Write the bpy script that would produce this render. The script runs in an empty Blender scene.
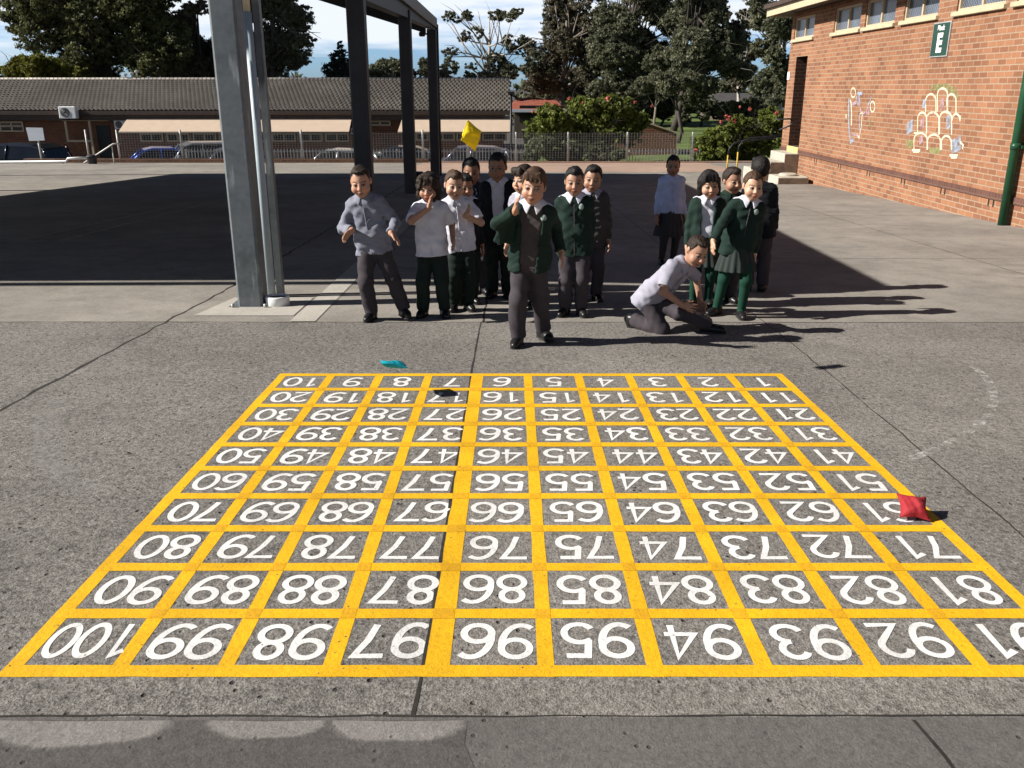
import bpy, math, random
import numpy as np
from mathutils import Vector, Matrix
R = math.radians
RNG = np.random.default_rng(7)
random.seed(7)
scene = bpy.context.scene
COL = scene.collection

# ------------------------------------------------------------------ camera
CAM_H, PITCH, FOC, SLOPE = 1.438, R(18.49), 885.0, 0.0339
cp, sp = math.cos(PITCH), math.sin(PITCH)
cam_d = bpy.data.cameras.new('camera')
cam = bpy.data.objects.new('camera', cam_d)
COL.objects.link(cam)
cam.location = (0, 0, CAM_H)
cam.rotation_euler = (math.pi / 2 - PITCH, 0, 0)
cam_d.sensor_width = 36.0
cam_d.lens = 36.0 * FOC / 1024
cam_d.clip_end = 3000
cam_d.clip_start = 0.05
scene.camera = cam

def ray(u, v):
    x, w = (u - 512) / FOC, (384 - v) / FOC
    return (x, cp + w * sp, -sp + w * cp)
def gz(y):
    return -SLOPE * y
def gnd(u, v):
    d = ray(u, v)
    t = -CAM_H / (d[2] + SLOPE * d[1])
    return Vector((d[0] * t, d[1] * t, CAM_H + d[2] * t))
def at(u, v, Y):
    d = ray(u, v); t = Y / d[1]
    return Vector((d[0] * t, Y, CAM_H + d[2] * t))
def atx(u, v, X):
    d = ray(u, v); t = X / d[0]
    return Vector((X, d[1] * t, CAM_H + d[2] * t))

# ------------------------------------------------------------------ objects
ORIG = {}
def link(name, me, mat, parent=None):
    o = bpy.data.objects.new(name, me)
    COL.objects.link(o)
    if mat is not None:
        for m in (mat if isinstance(mat, (list, tuple)) else [mat]):
            me.materials.append(m)
    if parent is not None:
        o.parent = parent
    return o
def tag(o, label, cat, group=None):
    o['label'] = label; o['category'] = cat
    if group: o['group'] = group
    return o
def thing(name, label, cat, loc=(0, 0, 0), group=None):
    o = bpy.data.objects.new(name, None)
    COL.objects.link(o)
    o.location = loc
    o.empty_display_size = 0.1
    ORIG[o] = Vector(loc)
    return tag(o, label, cat, group)
def structure(o):
    o['kind'] = 'structure'; return o
def copy_tree(o, parent=None):
    c = o.copy(); COL.objects.link(c)
    if parent is not None: c.parent = parent
    for ch in [x for x in bpy.data.objects if x.parent == o]:
        copy_tree(ch, c)
    return c

def np_mesh(name, V, Q, smooth=True):
    me = bpy.data.meshes.new(name)
    V = np.asarray(V, np.float32); Q = np.asarray(Q, np.int32)
    n = Q.shape[1]
    me.vertices.add(len(V)); me.vertices.foreach_set('co', V.ravel())
    me.loops.add(Q.size); me.loops.foreach_set('vertex_index', Q.ravel())
    me.polygons.add(len(Q))
    me.polygons.foreach_set('loop_start', np.arange(0, Q.size, n, dtype=np.int32))
    me.polygons.foreach_set('loop_total', np.full(len(Q), n, np.int32))
    me.polygons.foreach_set('use_smooth', np.full(len(Q), smooth))
    me.update(calc_edges=True); me.validate()
    return me
def paint(me, col):
    a = me.color_attributes.new('Col', 'FLOAT_COLOR', 'POINT')
    c = np.ones((len(me.vertices), 4), np.float32); c[:, :3] = col
    a.data.foreach_set('color', c.ravel())

class MB:
    """Collects faces, then builds ONE mesh object."""
    def __init__(s): s.v = []; s.f = []; s.mi = []; s.cur = 0; s.sm = []; s.smooth = False
    def add(s, vs, fs):
        b = len(s.v); s.v += [tuple(x) for x in vs]
        for f in fs:
            s.f.append([b + i for i in f]); s.mi.append(s.cur); s.sm.append(s.smooth)
        return s
    def box(s, a, b):
        x0, y0, z0 = a; x1, y1, z1 = b
        return s.add([(x0,y0,z0),(x1,y0,z0),(x1,y1,z0),(x0,y1,z0),(x0,y0,z1),(x1,y0,z1),(x1,y1,z1),(x0,y1,z1)],
              [(3,2,1,0),(4,5,6,7),(0,1,5,4),(1,2,6,5),(2,3,7,6),(3,0,4,7)])
    def bbox(s, a, b, c=0.01):
        """chamfered box"""
        x0,y0,z0 = a; x1,y1,z1 = b
        P = []
        for z, k in ((z0, c), (z0 + c, 0), (z1 - c, 0), (z1, c)):
            X0,X1,Y0,Y1 = x0+k, x1-k, y0+k, y1-k
            P += [(X0+c,Y0,z),(X1-c,Y0,z),(X1,Y0+c,z),(X1,Y1-c,z),(X1-c,Y1,z),(X0+c,Y1,z),(X0,Y1-c,z),(X0,Y0+c,z)]
        F = [tuple(range(7,-1,-1)), tuple(range(24,32))]
        for l in range(3):
            for i in range(8):
                j = (i+1) % 8
                F.append((l*8+i, l*8+j, l*8+8+j, l*8+8+i))
        return s.add(P, F)
    def quad(s, a, b, c, d): return s.add([a, b, c, d], [(0, 1, 2, 3)])
    def prism(s, poly, axis, lo, hi):
        """poly of 2-D points, extruded along an axis"""
        n = len(poly)
        def mk(p, h):
            return {'x': (h, p[0], p[1]), 'y': (p[0], h, p[1]), 'z': (p[0], p[1], h)}[axis]
        vs = [mk(p, lo) for p in poly] + [mk(p, hi) for p in poly]
        fs = [tuple(range(n))[::-1], tuple(range(n, 2 * n))]
        fs += [(i, (i + 1) % n, n + (i + 1) % n, n + i) for i in range(n)]
        return s.add(vs, fs)
    def tube(s, pts, r, n=8, cap=True):
        pts = [Vector(p) for p in pts]
        rs = r if isinstance(r, (list, tuple)) else [r] * len(pts)
        vs = []; fs = []; up = None
        for i, p in enumerate(pts):
            d = (pts[min(i + 1, len(pts) - 1)] - pts[max(i - 1, 0)]).normalized()
            if up is None:
                up = Vector((0, 0, 1)) if abs(d.z) < .9 else Vector((0, 1, 0))
            a = d.cross(up).normalized(); b = a.cross(d).normalized(); up = b
            for k in range(n):
                t = 2 * math.pi * k / n
                vs.append(p + (a * math.cos(t) + b * math.sin(t)) * rs[i])
        for i in range(len(pts) - 1):
            for k in range(n):
                l = (k + 1) % n
                fs.append((i*n+k, i*n+l, i*n+n+l, i*n+n+k))
        if cap:
            fs.append(tuple(range(n))[::-1]); fs.append(tuple(range((len(pts)-1)*n, len(pts)*n)))
        sm = s.smooth; s.smooth = True
        s.add(vs, fs); s.smooth = sm
        return s
    def lathe(s, prof, c, n=24):
        vs = []; fs = []
        for r, z in prof:
            for k in range(n):
                t = 2*math.pi*k/n
                vs.append((c[0]+r*math.cos(t), c[1]+r*math.sin(t), c[2]+z))
        for i in range(len(prof)-1):
            for k in range(n):
                l = (k+1) % n
                fs.append((i*n+k, i*n+l, i*n+n+l, i*n+n+k))
        fs.append(tuple(range(n))[::-1]); fs.append(tuple(range((len(prof)-1)*n, len(prof)*n)))
        return s.add(vs, fs)
    def build(s, name, mat, parent=None, local=False):
        off = Vector((0, 0, 0))
        if parent is not None and not local:
            off = ORIG[parent]
        me = bpy.data.meshes.new(name)
        me.from_pydata([(a - off.x, b - off.y, c - off.z) for a, b, c in s.v], [], s.f)
        me.polygons.foreach_set('material_index', s.mi)
        me.polygons.foreach_set('use_smooth', s.sm)
        me.update()
        o = link(name, me, mat, parent)
        ORIG[o] = off
        return o

# ------------------------------------------------------------------ materials
class NT:
    def __init__(s, name):
        s.m = bpy.data.materials.new(name); s.m.use_nodes = True
        s.t = s.m.node_tree; s.n = s.t.nodes
        s.b = s.n['Principled BSDF']; s.out = s.n['Material Output']
    def new(s, typ, **kw):
        n = s.n.new(typ)
        for k, v in kw.items():
            if k in n.inputs: pass
            setattr(n, k, v)
        return n
    def l(s, a, b): s.t.links.new(a, b)
    def coord(s, scale=(1, 1, 1), rot=(0, 0, 0)):
        tc = s.n.new('ShaderNodeTexCoord'); mp = s.n.new('ShaderNodeMapping')
        mp.inputs['Scale'].default_value = scale; mp.inputs['Rotation'].default_value = rot
        s.l(tc.outputs['Object'], mp.inputs['Vector']); return mp.outputs['Vector']
    def noise(s, vec, scale, detail=4, rough=.6):
        n = s.n.new('ShaderNodeTexNoise'); n.inputs['Scale'].default_value = scale
        n.inputs['Detail'].default_value = detail; n.inputs['Roughness'].default_value = rough
        s.l(vec, n.inputs['Vector']); return n.outputs['Fac']
    def ramp(s, fac, stops):
        r = s.n.new('ShaderNodeValToRGB'); e = r.color_ramp.elements
        while len(e) < len(stops): e.new(.5)
        for i, (p, c) in enumerate(stops):
            e[i].position = p; e[i].color = (c[0], c[1], c[2], 1) if hasattr(c, '__len__') else (c, c, c, 1)
        s.l(fac, r.inputs['Fac']); return r.outputs['Color']
    def mix(s, a, b, fac, mode='MIX'):
        m = s.n.new('ShaderNodeMix'); m.data_type = 'RGBA'; m.blend_type = mode
        for x, i in ((a, 6), (b, 7)):
            if hasattr(x, 'is_linked'): s.l(x, m.inputs[i])
            else: m.inputs[i].default_value = (*x, 1) if hasattr(x, '__len__') else (x, x, x, 1)
        if hasattr(fac, 'is_linked'): s.l(fac, m.inputs[0])
        else: m.inputs[0].default_value = fac
        return m.outputs[2]
    def math(s, op, a, b=None, clamp=False):
        m = s.n.new('ShaderNodeMath'); m.operation = op; m.use_clamp = clamp
        for x, i in ((a, 0), (b, 1)):
            if x is None: continue
            if hasattr(x, 'is_linked'): s.l(x, m.inputs[i])
            else: m.inputs[i].default_value = x
        return m.outputs[0]
    def bump(s, h, strength=.3, dist=.01):
        b = s.n.new('ShaderNodeBump'); b.inputs['Strength'].default_value = strength
        b.inputs['Distance'].default_value = dist
        s.l(h, b.inputs['Height']); s.l(b.outputs['Normal'], s.b.inputs['Normal'])
    def color(s, c):
        if hasattr(c, 'is_linked'): s.l(c, s.b.inputs['Base Color'])
        else: s.b.inputs['Base Color'].default_value = (*c, 1)
    def set(s, rough=None, metal=None, spec=None):
        if rough is not None: s.b.inputs['Roughness'].default_value = rough
        if metal is not None: s.b.inputs['Metallic'].default_value = metal
        if spec is not None: s.b.inputs['Specular IOR Level'].default_value = spec

def mat_simple(name, c, rough=.6, metal=0, var=.25, scale=6, bump=.0, spec=.3):
    t = NT(name); v = t.coord()
    n = t.noise(v, scale, 5, .65)
    dark = tuple(x * (1 - var) for x in c); light = tuple(min(1, x * (1 + var)) for x in c)
    t.color(t.ramp(n, [(.3, dark), (.7, light)]))
    t.set(rough, metal, spec)
    if bump: t.bump(t.noise(v, scale * 12, 3), bump, .01)
    return t.m

def mat_brick(name, c1, c2, mortar, axes='yz', bw=.24, bh=.086, ms=.009, dark=.35):
    t = NT(name)
    tc = t.n.new('ShaderNodeTexCoord'); sx = t.n.new('ShaderNodeSeparateXYZ'); cx = t.n.new('ShaderNodeCombineXYZ')
    t.l(tc.outputs['Object'], sx.inputs[0])
    t.l(sx.outputs['XYZ'.index(axes[0].upper())], cx.inputs[0]); t.l(sx.outputs['XYZ'.index(axes[1].upper())], cx.inputs[1])
    br = t.n.new('ShaderNodeTexBrick')
    br.inputs['Scale'].default_value = 1.0
    br.inputs['Brick Width'].default_value = bw; br.inputs['Row Height'].default_value = bh
    br.inputs['Mortar Size'].default_value = ms; br.inputs['Mortar Smooth'].default_value = .15
    br.inputs['Bias'].default_value = -.15
    br.offset = .5
    t.l(cx.outputs[0], br.inputs['Vector'])
    br.inputs['Color1'].default_value = (*c1, 1); br.inputs['Color2'].default_value = (*c2, 1)
    br.inputs['Mortar'].default_value = (*mortar, 1)
    n = t.noise(cx.outputs[0], .8, 5, .6)
    c = t.mix(br.outputs['Color'], t.ramp(n, [(.3, .72), (.7, 1.12)]), .75, 'MULTIPLY')
    n2 = t.noise(cx.outputs[0], 40, 3, .6)
    c = t.mix(c, t.ramp(n2, [(.3, .8), (.7, 1.1)]), .5, 'MULTIPLY')
    t.color(c); t.set(.9, 0, .15)
    hh = t.math('SUBTRACT', t.math('MULTIPLY', n2, .3), br.outputs['Fac'])
    t.bump(hh, .5, .006)
    return t.m

M = {}
M['brick'] = mat_brick('orange_brick', (.31,.143,.076), (.185,.081,.047), (.325,.235,.16))
M['brick_plinth'] = mat_brick('brown_brick_course', (.13,.062,.048), (.09,.045,.036), (.15,.09,.065), bw=.086, bh=.24)
M['brick_far'] = mat_brick('dark_brick', (.20,.075,.04), (.12,.05,.03), (.25,.17,.12), axes='xz')
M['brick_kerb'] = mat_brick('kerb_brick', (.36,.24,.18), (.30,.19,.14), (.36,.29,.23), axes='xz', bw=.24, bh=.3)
M['cream'] = mat_simple('cream_paint', (.48,.40,.26), .55, var=.12)
M['cream_metal'] = mat_simple('cream_trim', (.46,.37,.25), .5, var=.1)
M['fascia_brown'] = mat_simple('brown_timber', (.06,.04,.03), .6)
M['awning'] = mat_simple('beige_awning', (.50,.385,.285), .75, var=.06, scale=3)
M['steel'] = None
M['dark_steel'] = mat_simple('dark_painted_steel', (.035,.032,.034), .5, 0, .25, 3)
M['roof_sheet'] = mat_simple('metal_roof_sheet', (.10,.075,.055), .45, .2, .2, 2)
M['pipe_pale'] = mat_simple('pale_blue_grey_pipe_paint', (.36,.42,.45), .4, 0, .12, 8)
M['pipe_cream'] = mat_simple('cream_pipe_paint', (.62,.55,.40), .5)
M['green_pipe'] = mat_simple('green_pipe_paint', (.012,.06,.028), .35, 0, .2)
M['white'] = mat_simple('white_enamel', (.72,.72,.70), .45, 0, .06)
M['off_white'] = mat_simple('off_white_sign', (.55,.60,.66), .5, 0, .05)
M['black'] = mat_simple('black_plastic', (.015,.015,.016), .45)
M['galv'] = mat_simple('galvanised_wire', (.38,.38,.37), .5, .2, .2)
M['galv_post'] = mat_simple('galvanised_post', (.42,.41,.38), .5, .2, .2)
M['yellow_post'] = mat_simple('yellow_safety_paint', (.50,.32,.04), .5)
M['yellow_step'] = mat_simple('worn_yellow_step_paint', (.62,.47,.18), .8, 0, .2, 14)
M['concrete_step'] = mat_simple('pale_step_concrete', (.42,.38,.31), .9, 0, .25, 5, .3)
M['red_roof'] = mat_simple('red_tile_roof', (.26,.075,.045), .8, 0, .3, 4)
M['grey_roof'] = mat_simple('grey_tile_roof', (.065,.06,.058), .8, 0, .3, 4)
M['house_wall'] = mat_simple('rendered_house_wall', (.10,.075,.06), .9)
M['flower'] = mat_simple('red_flower', (.42,.10,.075), .7, 0, .3, 30)

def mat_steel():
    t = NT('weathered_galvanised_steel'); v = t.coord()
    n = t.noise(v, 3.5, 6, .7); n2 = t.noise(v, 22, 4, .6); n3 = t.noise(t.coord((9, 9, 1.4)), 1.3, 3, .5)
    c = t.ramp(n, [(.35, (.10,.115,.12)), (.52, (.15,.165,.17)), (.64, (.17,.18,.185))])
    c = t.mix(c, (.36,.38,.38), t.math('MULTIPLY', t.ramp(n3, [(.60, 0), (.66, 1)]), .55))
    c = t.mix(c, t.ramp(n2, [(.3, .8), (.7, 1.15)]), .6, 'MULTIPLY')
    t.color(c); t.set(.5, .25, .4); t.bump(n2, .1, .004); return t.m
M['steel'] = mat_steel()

def mat_glass(name, c, rough=.08):
    t = NT(name); v = t.coord()
    t.color(t.ramp(t.noise(v, 1.5, 3), [(.3, tuple(x*.6 for x in c)), (.7, c)])); t.set(rough, 0, .6); return t.m
M['win_dark'] = mat_glass('dark_window_glass', (.02,.024,.028))
M['car_glass'] = mat_glass('car_window_glass', (.012,.014,.017), .03)
def mat_screened():
    """window pane behind a woven security screen"""
    t = NT('screened_window_glass'); v = t.coord()
    ck = t.n.new('ShaderNodeTexChecker'); ck.inputs['Scale'].default_value = 26
    t.l(v, ck.inputs['Vector'])
    ck.inputs['Color1'].default_value = (.07,.085,.11,1); ck.inputs['Color2'].default_value = (.15,.17,.20,1)
    c = t.mix(ck.outputs['Color'], t.ramp(t.noise(v, 1.2, 3), [(.35,.55),(.65,1.15)]), .8, 'MULTIPLY')
    t.color(c); t.set(.25, 0, .5); return t.m
M['win_screen'] = mat_screened()

def mat_leaf(name, a, b, c, sc=.7, trans=.38):
    t = NT(name); v = t.coord()
    n = t.noise(v, sc, 3, .6)
    g = t.n.new('ShaderNodeNewGeometry')
    col = t.ramp(n, [(.3, a), (.5, b), (.72, c)])
    rnd = t.ramp(g.outputs['Random Per Island'], [(0, .6), (1, 1.4)])
    col = t.mix(col, rnd, 1, 'MULTIPLY')
    t.color(col); t.set(.55, 0, .25)
    tr = t.n.new('ShaderNodeBsdfTranslucent'); t.l(col, tr.inputs['Color'])
    mx = t.n.new('ShaderNodeMixShader'); mx.inputs[0].default_value = trans
    t.l(t.b.outputs[0], mx.inputs[1]); t.l(tr.outputs[0], mx.inputs[2]); t.l(mx.outputs[0], t.out.inputs[0])
    return t.m
M['gum'] = mat_leaf('gum_leaves', (.070,.078,.044), (.13,.135,.080), (.20,.195,.120))
M['gum_brown'] = mat_leaf('brownish_gum_leaves', (.075,.070,.046), (.125,.112,.072), (.19,.168,.11))
M['fig'] = mat_leaf('dark_broad_leaves', (.055,.062,.026), (.105,.11,.042), (.17,.165,.068))
M['yellowgreen'] = mat_leaf('yellow_green_leaves', (.06,.07,.010), (.13,.13,.016), (.20,.18,.028))
M['conifer'] = mat_leaf('blue_green_needles', (.03,.04,.03), (.05,.062,.046), (.075,.09,.065))
M['shrub'] = mat_leaf('bright_shrub_leaves', (.075,.10,.018), (.15,.18,.034), (.25,.27,.065), 2, .35)
M['shrub_grey'] = mat_leaf('grey_green_shrub_leaves', (.07,.085,.045), (.12,.14,.075), (.20,.21,.12), 2, .35)
M['bark'] = mat_simple('grey_bark', (.17,.14,.11), .9, 0, .45, 3, .4)
M['bark_pale'] = mat_simple('pale_gum_bark', (.34,.31,.27), .9, 0, .35, 2, .3)
M['bark_dark'] = mat_simple('dark_bark', (.055,.045,.036), .9, 0, .4, 3, .4)
# ------------------------------------------------------------------ ground
def mat_paving(name, base, mottle=.3, speck=.5, bump=.5, warm=1.0, coarse=70, pits=.5, stain=.5):
    t = NT(name); v = t.coord()
    big = t.noise(v, .55, 6, .6); mid = t.noise(v, 3.1, 6, .7); fine = t.noise(v, coarse, 4, .75); grit = t.noise(v, coarse*3.3, 3, .65)
    d = tuple(x*(1-mottle) for x in base); l = tuple(x*(1+mottle) for x in base)
    c = t.ramp(big, [(.28, d), (.72, l)])
    c = t.mix(c, t.ramp(mid, [(.28, .72), (.5, 1.0), (.75, 1.18)]), stain, 'MULTIPLY')
    c = t.mix(c, t.ramp(fine, [(.28, 1-speck), (.5, 1), (.75, 1+speck*.7)]), .9, 'MULTIPLY')
    c = t.mix(c, t.ramp(grit, [(.3, 1-speck*.8), (.7, 1+speck*.6)]), .9, 'MULTIPLY')
    vo = t.n.new('ShaderNodeTexVoronoi'); vo.inputs['Scale'].default_value = coarse*.55
    t.l(v, vo.inputs['Vector'])
    hole = t.math('MULTIPLY', t.ramp(vo.outputs['Distance'], [(.10, 1), (.2, 0)]), t.ramp(t.noise(v, 9, 2), [(.5, 0), (.62, 1)]))
    c = t.mix(c, tuple(x*.28 for x in base), t.math('MULTIPLY', hole, pits))
    ws = t.n.new('ShaderNodeTexVoronoi'); ws.inputs['Scale'].default_value = coarse*.8
    t.l(t.coord((1, 1, 1), (0, 0, .7)), ws.inputs['Vector'])
    wh = t.math('MULTIPLY', t.ramp(ws.outputs['Distance'], [(.07, 1), (.12, 0)]), t.ramp(t.noise(v, 14, 2), [(.56, 0), (.64, 1)]))
    c = t.mix(c, tuple(min(1, x*2.3) for x in base), t.math('MULTIPLY', wh, .6))
    st_ = t.ramp(t.noise(t.coord((1, 1, 1), (0, 0, .4)), 1.15, 6, .72), [(.56, 0), (.72, 1)]); c = t.mix(c, tuple(x*.62 for x in base), t.math('MULTIPLY', st_, stain*.7))
    t.color(c); t.set(.92, 0, .12)
    h = t.math('ADD', fine, t.math('MULTIPLY', grit, .5)); h = t.math('SUBTRACT', h, hole)
    t.bump(h, bump, .006)
    return t.m
M['pave_near'] = mat_paving('rough_grey_concrete', (.205,.189,.169), .20, .75, 1.2, coarse=38, pits=1.0, stain=.7)
M['pave_mid'] = mat_paving('rough_grey_concrete_slab', (.216,.198,.176), .20, .70, 1.1, coarse=42, pits=1.0, stain=.7)
M['pave_far'] = mat_paving('smooth_worn_concrete', (.250,.226,.195), .24, .22, .3, coarse=40, pits=.2, stain=.9)
M['pave_path'] = mat_paving('damp_dark_footpath', (.098,.089,.082), .12, .3, .5, coarse=45, pits=.6, stain=.4)
M['pave_pale'] = mat_paving('dry_pale_footpath', (.215,.198,.182), .12, .3, .5, coarse=45, pits=.6, stain=.4)
M['pave_path2'] = mat_paving('worn_footpath', (.128,.117,.108), .14, .3, .5, coarse=45, pits=.6, stain=.4)
def soft(mt):
    t = mt.node_tree; a = t.nodes.new('ShaderNodeAttribute'); a.attribute_name = 'Col'; t.links.new(a.outputs['Fac'], t.nodes['Principled BSDF'].inputs['Alpha'])
soft(M['pave_pale'])
M['pave_strip'] = mat_paving('pale_concrete_strip', (.40,.37,.32), .12, .2, .3, coarse=40, pits=.1)
M['joint'] = mat_simple('dirt_filled_joint', (.028,.024,.02), .95, 0, .4, 20)
M['grass'] = mat_simple('mown_lawn', (.085,.12,.025), .9, 0, .45, 1.3, .6)
M['earth'] = mat_simple('car_park_asphalt', (.07,.066,.06), .9, 0, .3, 1.0)

X0, X1 = -60.0, 40.0
def sheet(name, x0, x1, y0, y1, mat, lift=0, nx=1, ny=1, skirt=0):
    m = MB()
    m.quad((x0, y0, gz(y0)+lift), (x1, y0, gz(y0)+lift), (x1, y1, gz(y1)+lift), (x0, y1, gz(y1)+lift))
    if skirt:
        for a, b in (((x0,y1),(x1,y1)), ((x1,y0),(x0,y0)), ((x1,y1),(x1,y0)), ((x0,y0),(x0,y1))):
            m.quad((b[0],b[1],gz(b[1])), (a[0],a[1],gz(a[1])), (a[0],a[1],-skirt), (b[0],b[1],-skirt))
    return structure(m.build(name, mat))
YK, YJ, YF = 1.845, 6.40, 32.6
g = MB().quad((-900,-60,-2.385), (900,-60,-2.385), (900,2200,-2.385), (-900,2200,-2.385))
structure(g.build('ground', M['earth']))
# three playground sheets butt edge to edge
sheet('playground_concrete', X0, X1, -8, YK, M['pave_path2'])
XJ = -0.214   # long joint under the grid
sheet('playground_slab', X0, XJ, YK, YJ, M['pave_near'])
sheet('playground_slab', XJ, X1, YK, YJ, M['pave_mid'])
sheet('playground_yard', X0, X1, YJ, YF, M['pave_far'])
e = MB().quad((X0, YF, gz(YF)), (X1, YF, gz(YF)), (X1, YF, -2.385), (X0, YF, -2.385))
structure(e.build('yard_retaining_edge', M['brick_far']))
# darker damp left half of the footpath strip with pale dry half-moons
def flat_poly(name, pts, mat, lift):
    m = MB(); m.add([(x, y, gz(y)+lift) for x, y in pts], [tuple(range(len(pts)))]); return structure(m.build(name, mat))
re_ = random.Random(3)
pts = [(-3.2, .6)] + [(-.02-.10*k/14+re_.uniform(-.03, .03), .6+(YK-.612)*k/14) for k in range(15)] + [(-3.2, YK-.012)]
flat_poly('damp_pavement', pts, M['pave_path'], .0008)
def scallop(u0, u1, vtop, vbot, k):
    a = gnd(u0, vtop); b = gnd(u1, vtop); c = gnd((u0+u1)/2, vbot)
    yt = YK - .014; dep = yt - c.y
    P = [(a.x + (b.x-a.x)*(.5-.5*math.cos(t)) + .004*math.sin(17*t+k), yt - dep*(math.sin(t)**.8)*(1+.05*math.sin(5*t+k)+.02*math.sin(23*t+2*k))) for t in np.linspace(0, math.pi, 40)]
    P = [(x, min(y, yt)) for x, y in P]; cx, cy = (a.x+b.x)/2, yt
    m = MB(); vs = [(cx, cy-.004, gz(cy)+.0016)]; al = [1.0]
    for f, q in ((.86, 1.0), (1.04, 0.0)):
        for x, y in P:
            X, Y = cx+(x-cx)*f, min(yt, cy+(y-cy)*f); vs.append((X, Y, gz(Y)+.0016)); al.append(q)
    n = len(P); fs = [(0, 1+i, 2+i) for i in range(n-1)] + [(1+i, n+1+i, n+2+i, 2+i) for i in range(n-1)]
    m.add(vs, fs); o = structure(m.build('dry_pavement_patch', M['pave_pale'])); paint(o.data, np.repeat(np.array(al)[:, None], 3, 1))
scallop(-20, 180, 719, 750, 1); scallop(205, 332, 719, 741, 2); scallop(328, 470, 719, 744, 3)

def joint(name, pts, w, lift=.0005, wob=.006):
    P = []
    for i in range(len(pts)-1):
        a = Vector(pts[i]); b = Vector(pts[i+1]); n = max(2, int((b-a).length/.12))
        for k in range(n):
            P.append(a.lerp(b, k/n))
    P.append(Vector(pts[-1]))
    m = MB(); vs = []; fs = []
    rs = random.Random(len(P)*7+int(pts[0][0]*100))
    for i, p in enumerate(P):
        d = (P[min(i+1, len(P)-1)] - P[max(i-1, 0)]).normalized(); nn = Vector((-d.y, d.x))
        o = rs.uniform(-wob, wob); ww = w*rs.uniform(.55, 1.25)
        for s in (-1, 1):
            q = p + nn*(o + s*ww/2); vs.append((q.x, q.y, gz(q.y)+lift))
    for i in range(len(P)-1): fs.append((2*i, 2*i+1, 2*i+3, 2*i+2))
    m.add(vs, fs); return structure(m.build(name, M['joint']))
joint('pavement_joint', [(-9, YK-.002), (9, YK+.012)], .007, .0012, .004)
joint('pavement_joint', [(-.250, YK), (-.2445, 2.01), (-.2425, 5.0), (-.232, YJ)], .011, .0011, .002)
joint('pavement_joint', [(XJ, YJ), (XJ, 24)], .016)
joint('pavement_joint', [(-14, YJ+.03), (12, YJ-.02)], .016)
joint('pavement_joint', [(-2.70, 3.2), (-2.66, 4.3), (-2.54, 7.7), (-2.5, 30)], .024, .0005, .014)
joint('pavement_joint', [(1.74, 2.1), (1.85, 2.85), (1.89, 5.8), (1.80, 10.5), (1.73, 24)], .008, .0005, .006)
joint('pavement_joint', [(1.01, YK-.01), (1.06, .8)], .012)
joint('pavement_joint', [(2.0, 9.6), (7.1, 9.55)], .012)
joint('pavement_joint', [(3.6, 14.2), (7.1, 14.1)], .02)
joint('pavement_joint', [(5.0, 6.4), (5.05, 30)], .012)
# pale concrete strip along the drip line and the pale pad at the post foot
sheet('drain_strip', -1.66, -1.47, YJ+.02, 20, M['pave_strip'], .004)
flat_poly('post_foot_pad', [(-2.45, 6.62), (-1.68, 6.62), (-1.68, 7.35), (-2.35, 7.35)], M['pave_strip'], .004)
M['pink_path'] = mat_paving('pinkish_concrete_path', (.36,.25,.19), .15, .25, .3, coarse=30, pits=.2)
sheet('back_path', -3.2, 6.9, 26.6, YF-.02, M['pink_path'], .004)
# faded court lines under the roof
def line2(a, b, w, mat, lift=.005):
    a = gnd(*a).xy; b = gnd(*b).xy; d = (b-a).normalized(); n = Vector((-d.y, d.x))*w/2
    return [(a+n), (b+n), (b-n), (a-n)]
M['court'] = mat_simple('faded_court_line', (.34,.30,.27), .9, 0, .4, 8)
for a, b in (((10,243),(185,204)), ((60,241),(222,200))):
    flat_poly('court_line', [tuple(p) for p in line2(a, b, .05, None)], M['court'], .004)
# chalk arc on the right
ARCS = ((((972,366),(985,376),(993,388),(995,400),(989,416),(975,428),(955,440),(930,452),(900,462)), .022), (((62,398),(44,425),(46,452),(62,472),(90,490)), .06), (((985,380),(993,392),(991,408)), .03))
t = NT('worn_chalk'); vv = t.coord(); a_ = t.ramp(t.noise(vv, 14, 5, .8), [(.48, 0), (.60, 1)])
t.color((.50,.48,.45)); t.l(t.math('MULTIPLY', a_, .8), t.b.inputs['Alpha']); M['chalk'] = t.m
t = NT('faint_chalk'); vv = t.coord(); t.color((.42,.41,.39)); t.l(t.math('MULTIPLY', t.ramp(t.noise(vv, 7, 6, .8), [(.38, 0), (.66, 1)]), .22), t.b.inputs['Alpha']); M['chalk_faint'] = t.m
for arc, aw in ARCS:
  arc = [gnd(u, v).xy for u, v in arc]; nA = len(arc)
  m = MB(); vs = []; fs = []
  for i, p in enumerate(arc):
    d = (arc[min(i+1,nA-1)] - arc[max(i-1,0)]).normalized(); n = Vector((-d.y, d.x))*aw
    for s in (-1, 1): q = p + n*s; vs.append((q.x, q.y, gz(q.y)+.0008+.0004*(aw > .02)))
  for i in range(nA-1): fs.append((2*i, 2*i+1, 2*i+3, 2*i+2))
  m.add(vs, fs); structure(m.build('chalk_mark', M['chalk_faint'] if aw > .028 else M['chalk']))
# lawn beyond the fence on the right
l = MB()
nx, ny = 40, 30
vs = []; fs = []
for j in range(ny+1):
    for i in range(nx+1):
        x = 0.6 + i*60/nx; y = YF+.35 + (j/ny)**1.5*70
        z = -1.30 + .35*min(1, max(0, (y-36)/25)) + .05*math.sin(x*.7+y*.4)
        vs.append((x, y, z))
for j in range(ny):
    for i in range(nx):
        a = j*(nx+1)+i; fs.append((a, a+1, a+nx+2, a+nx+1))
l.smooth = True; l.add(vs, fs); structure(l.build('lawn', M['grass']))

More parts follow.
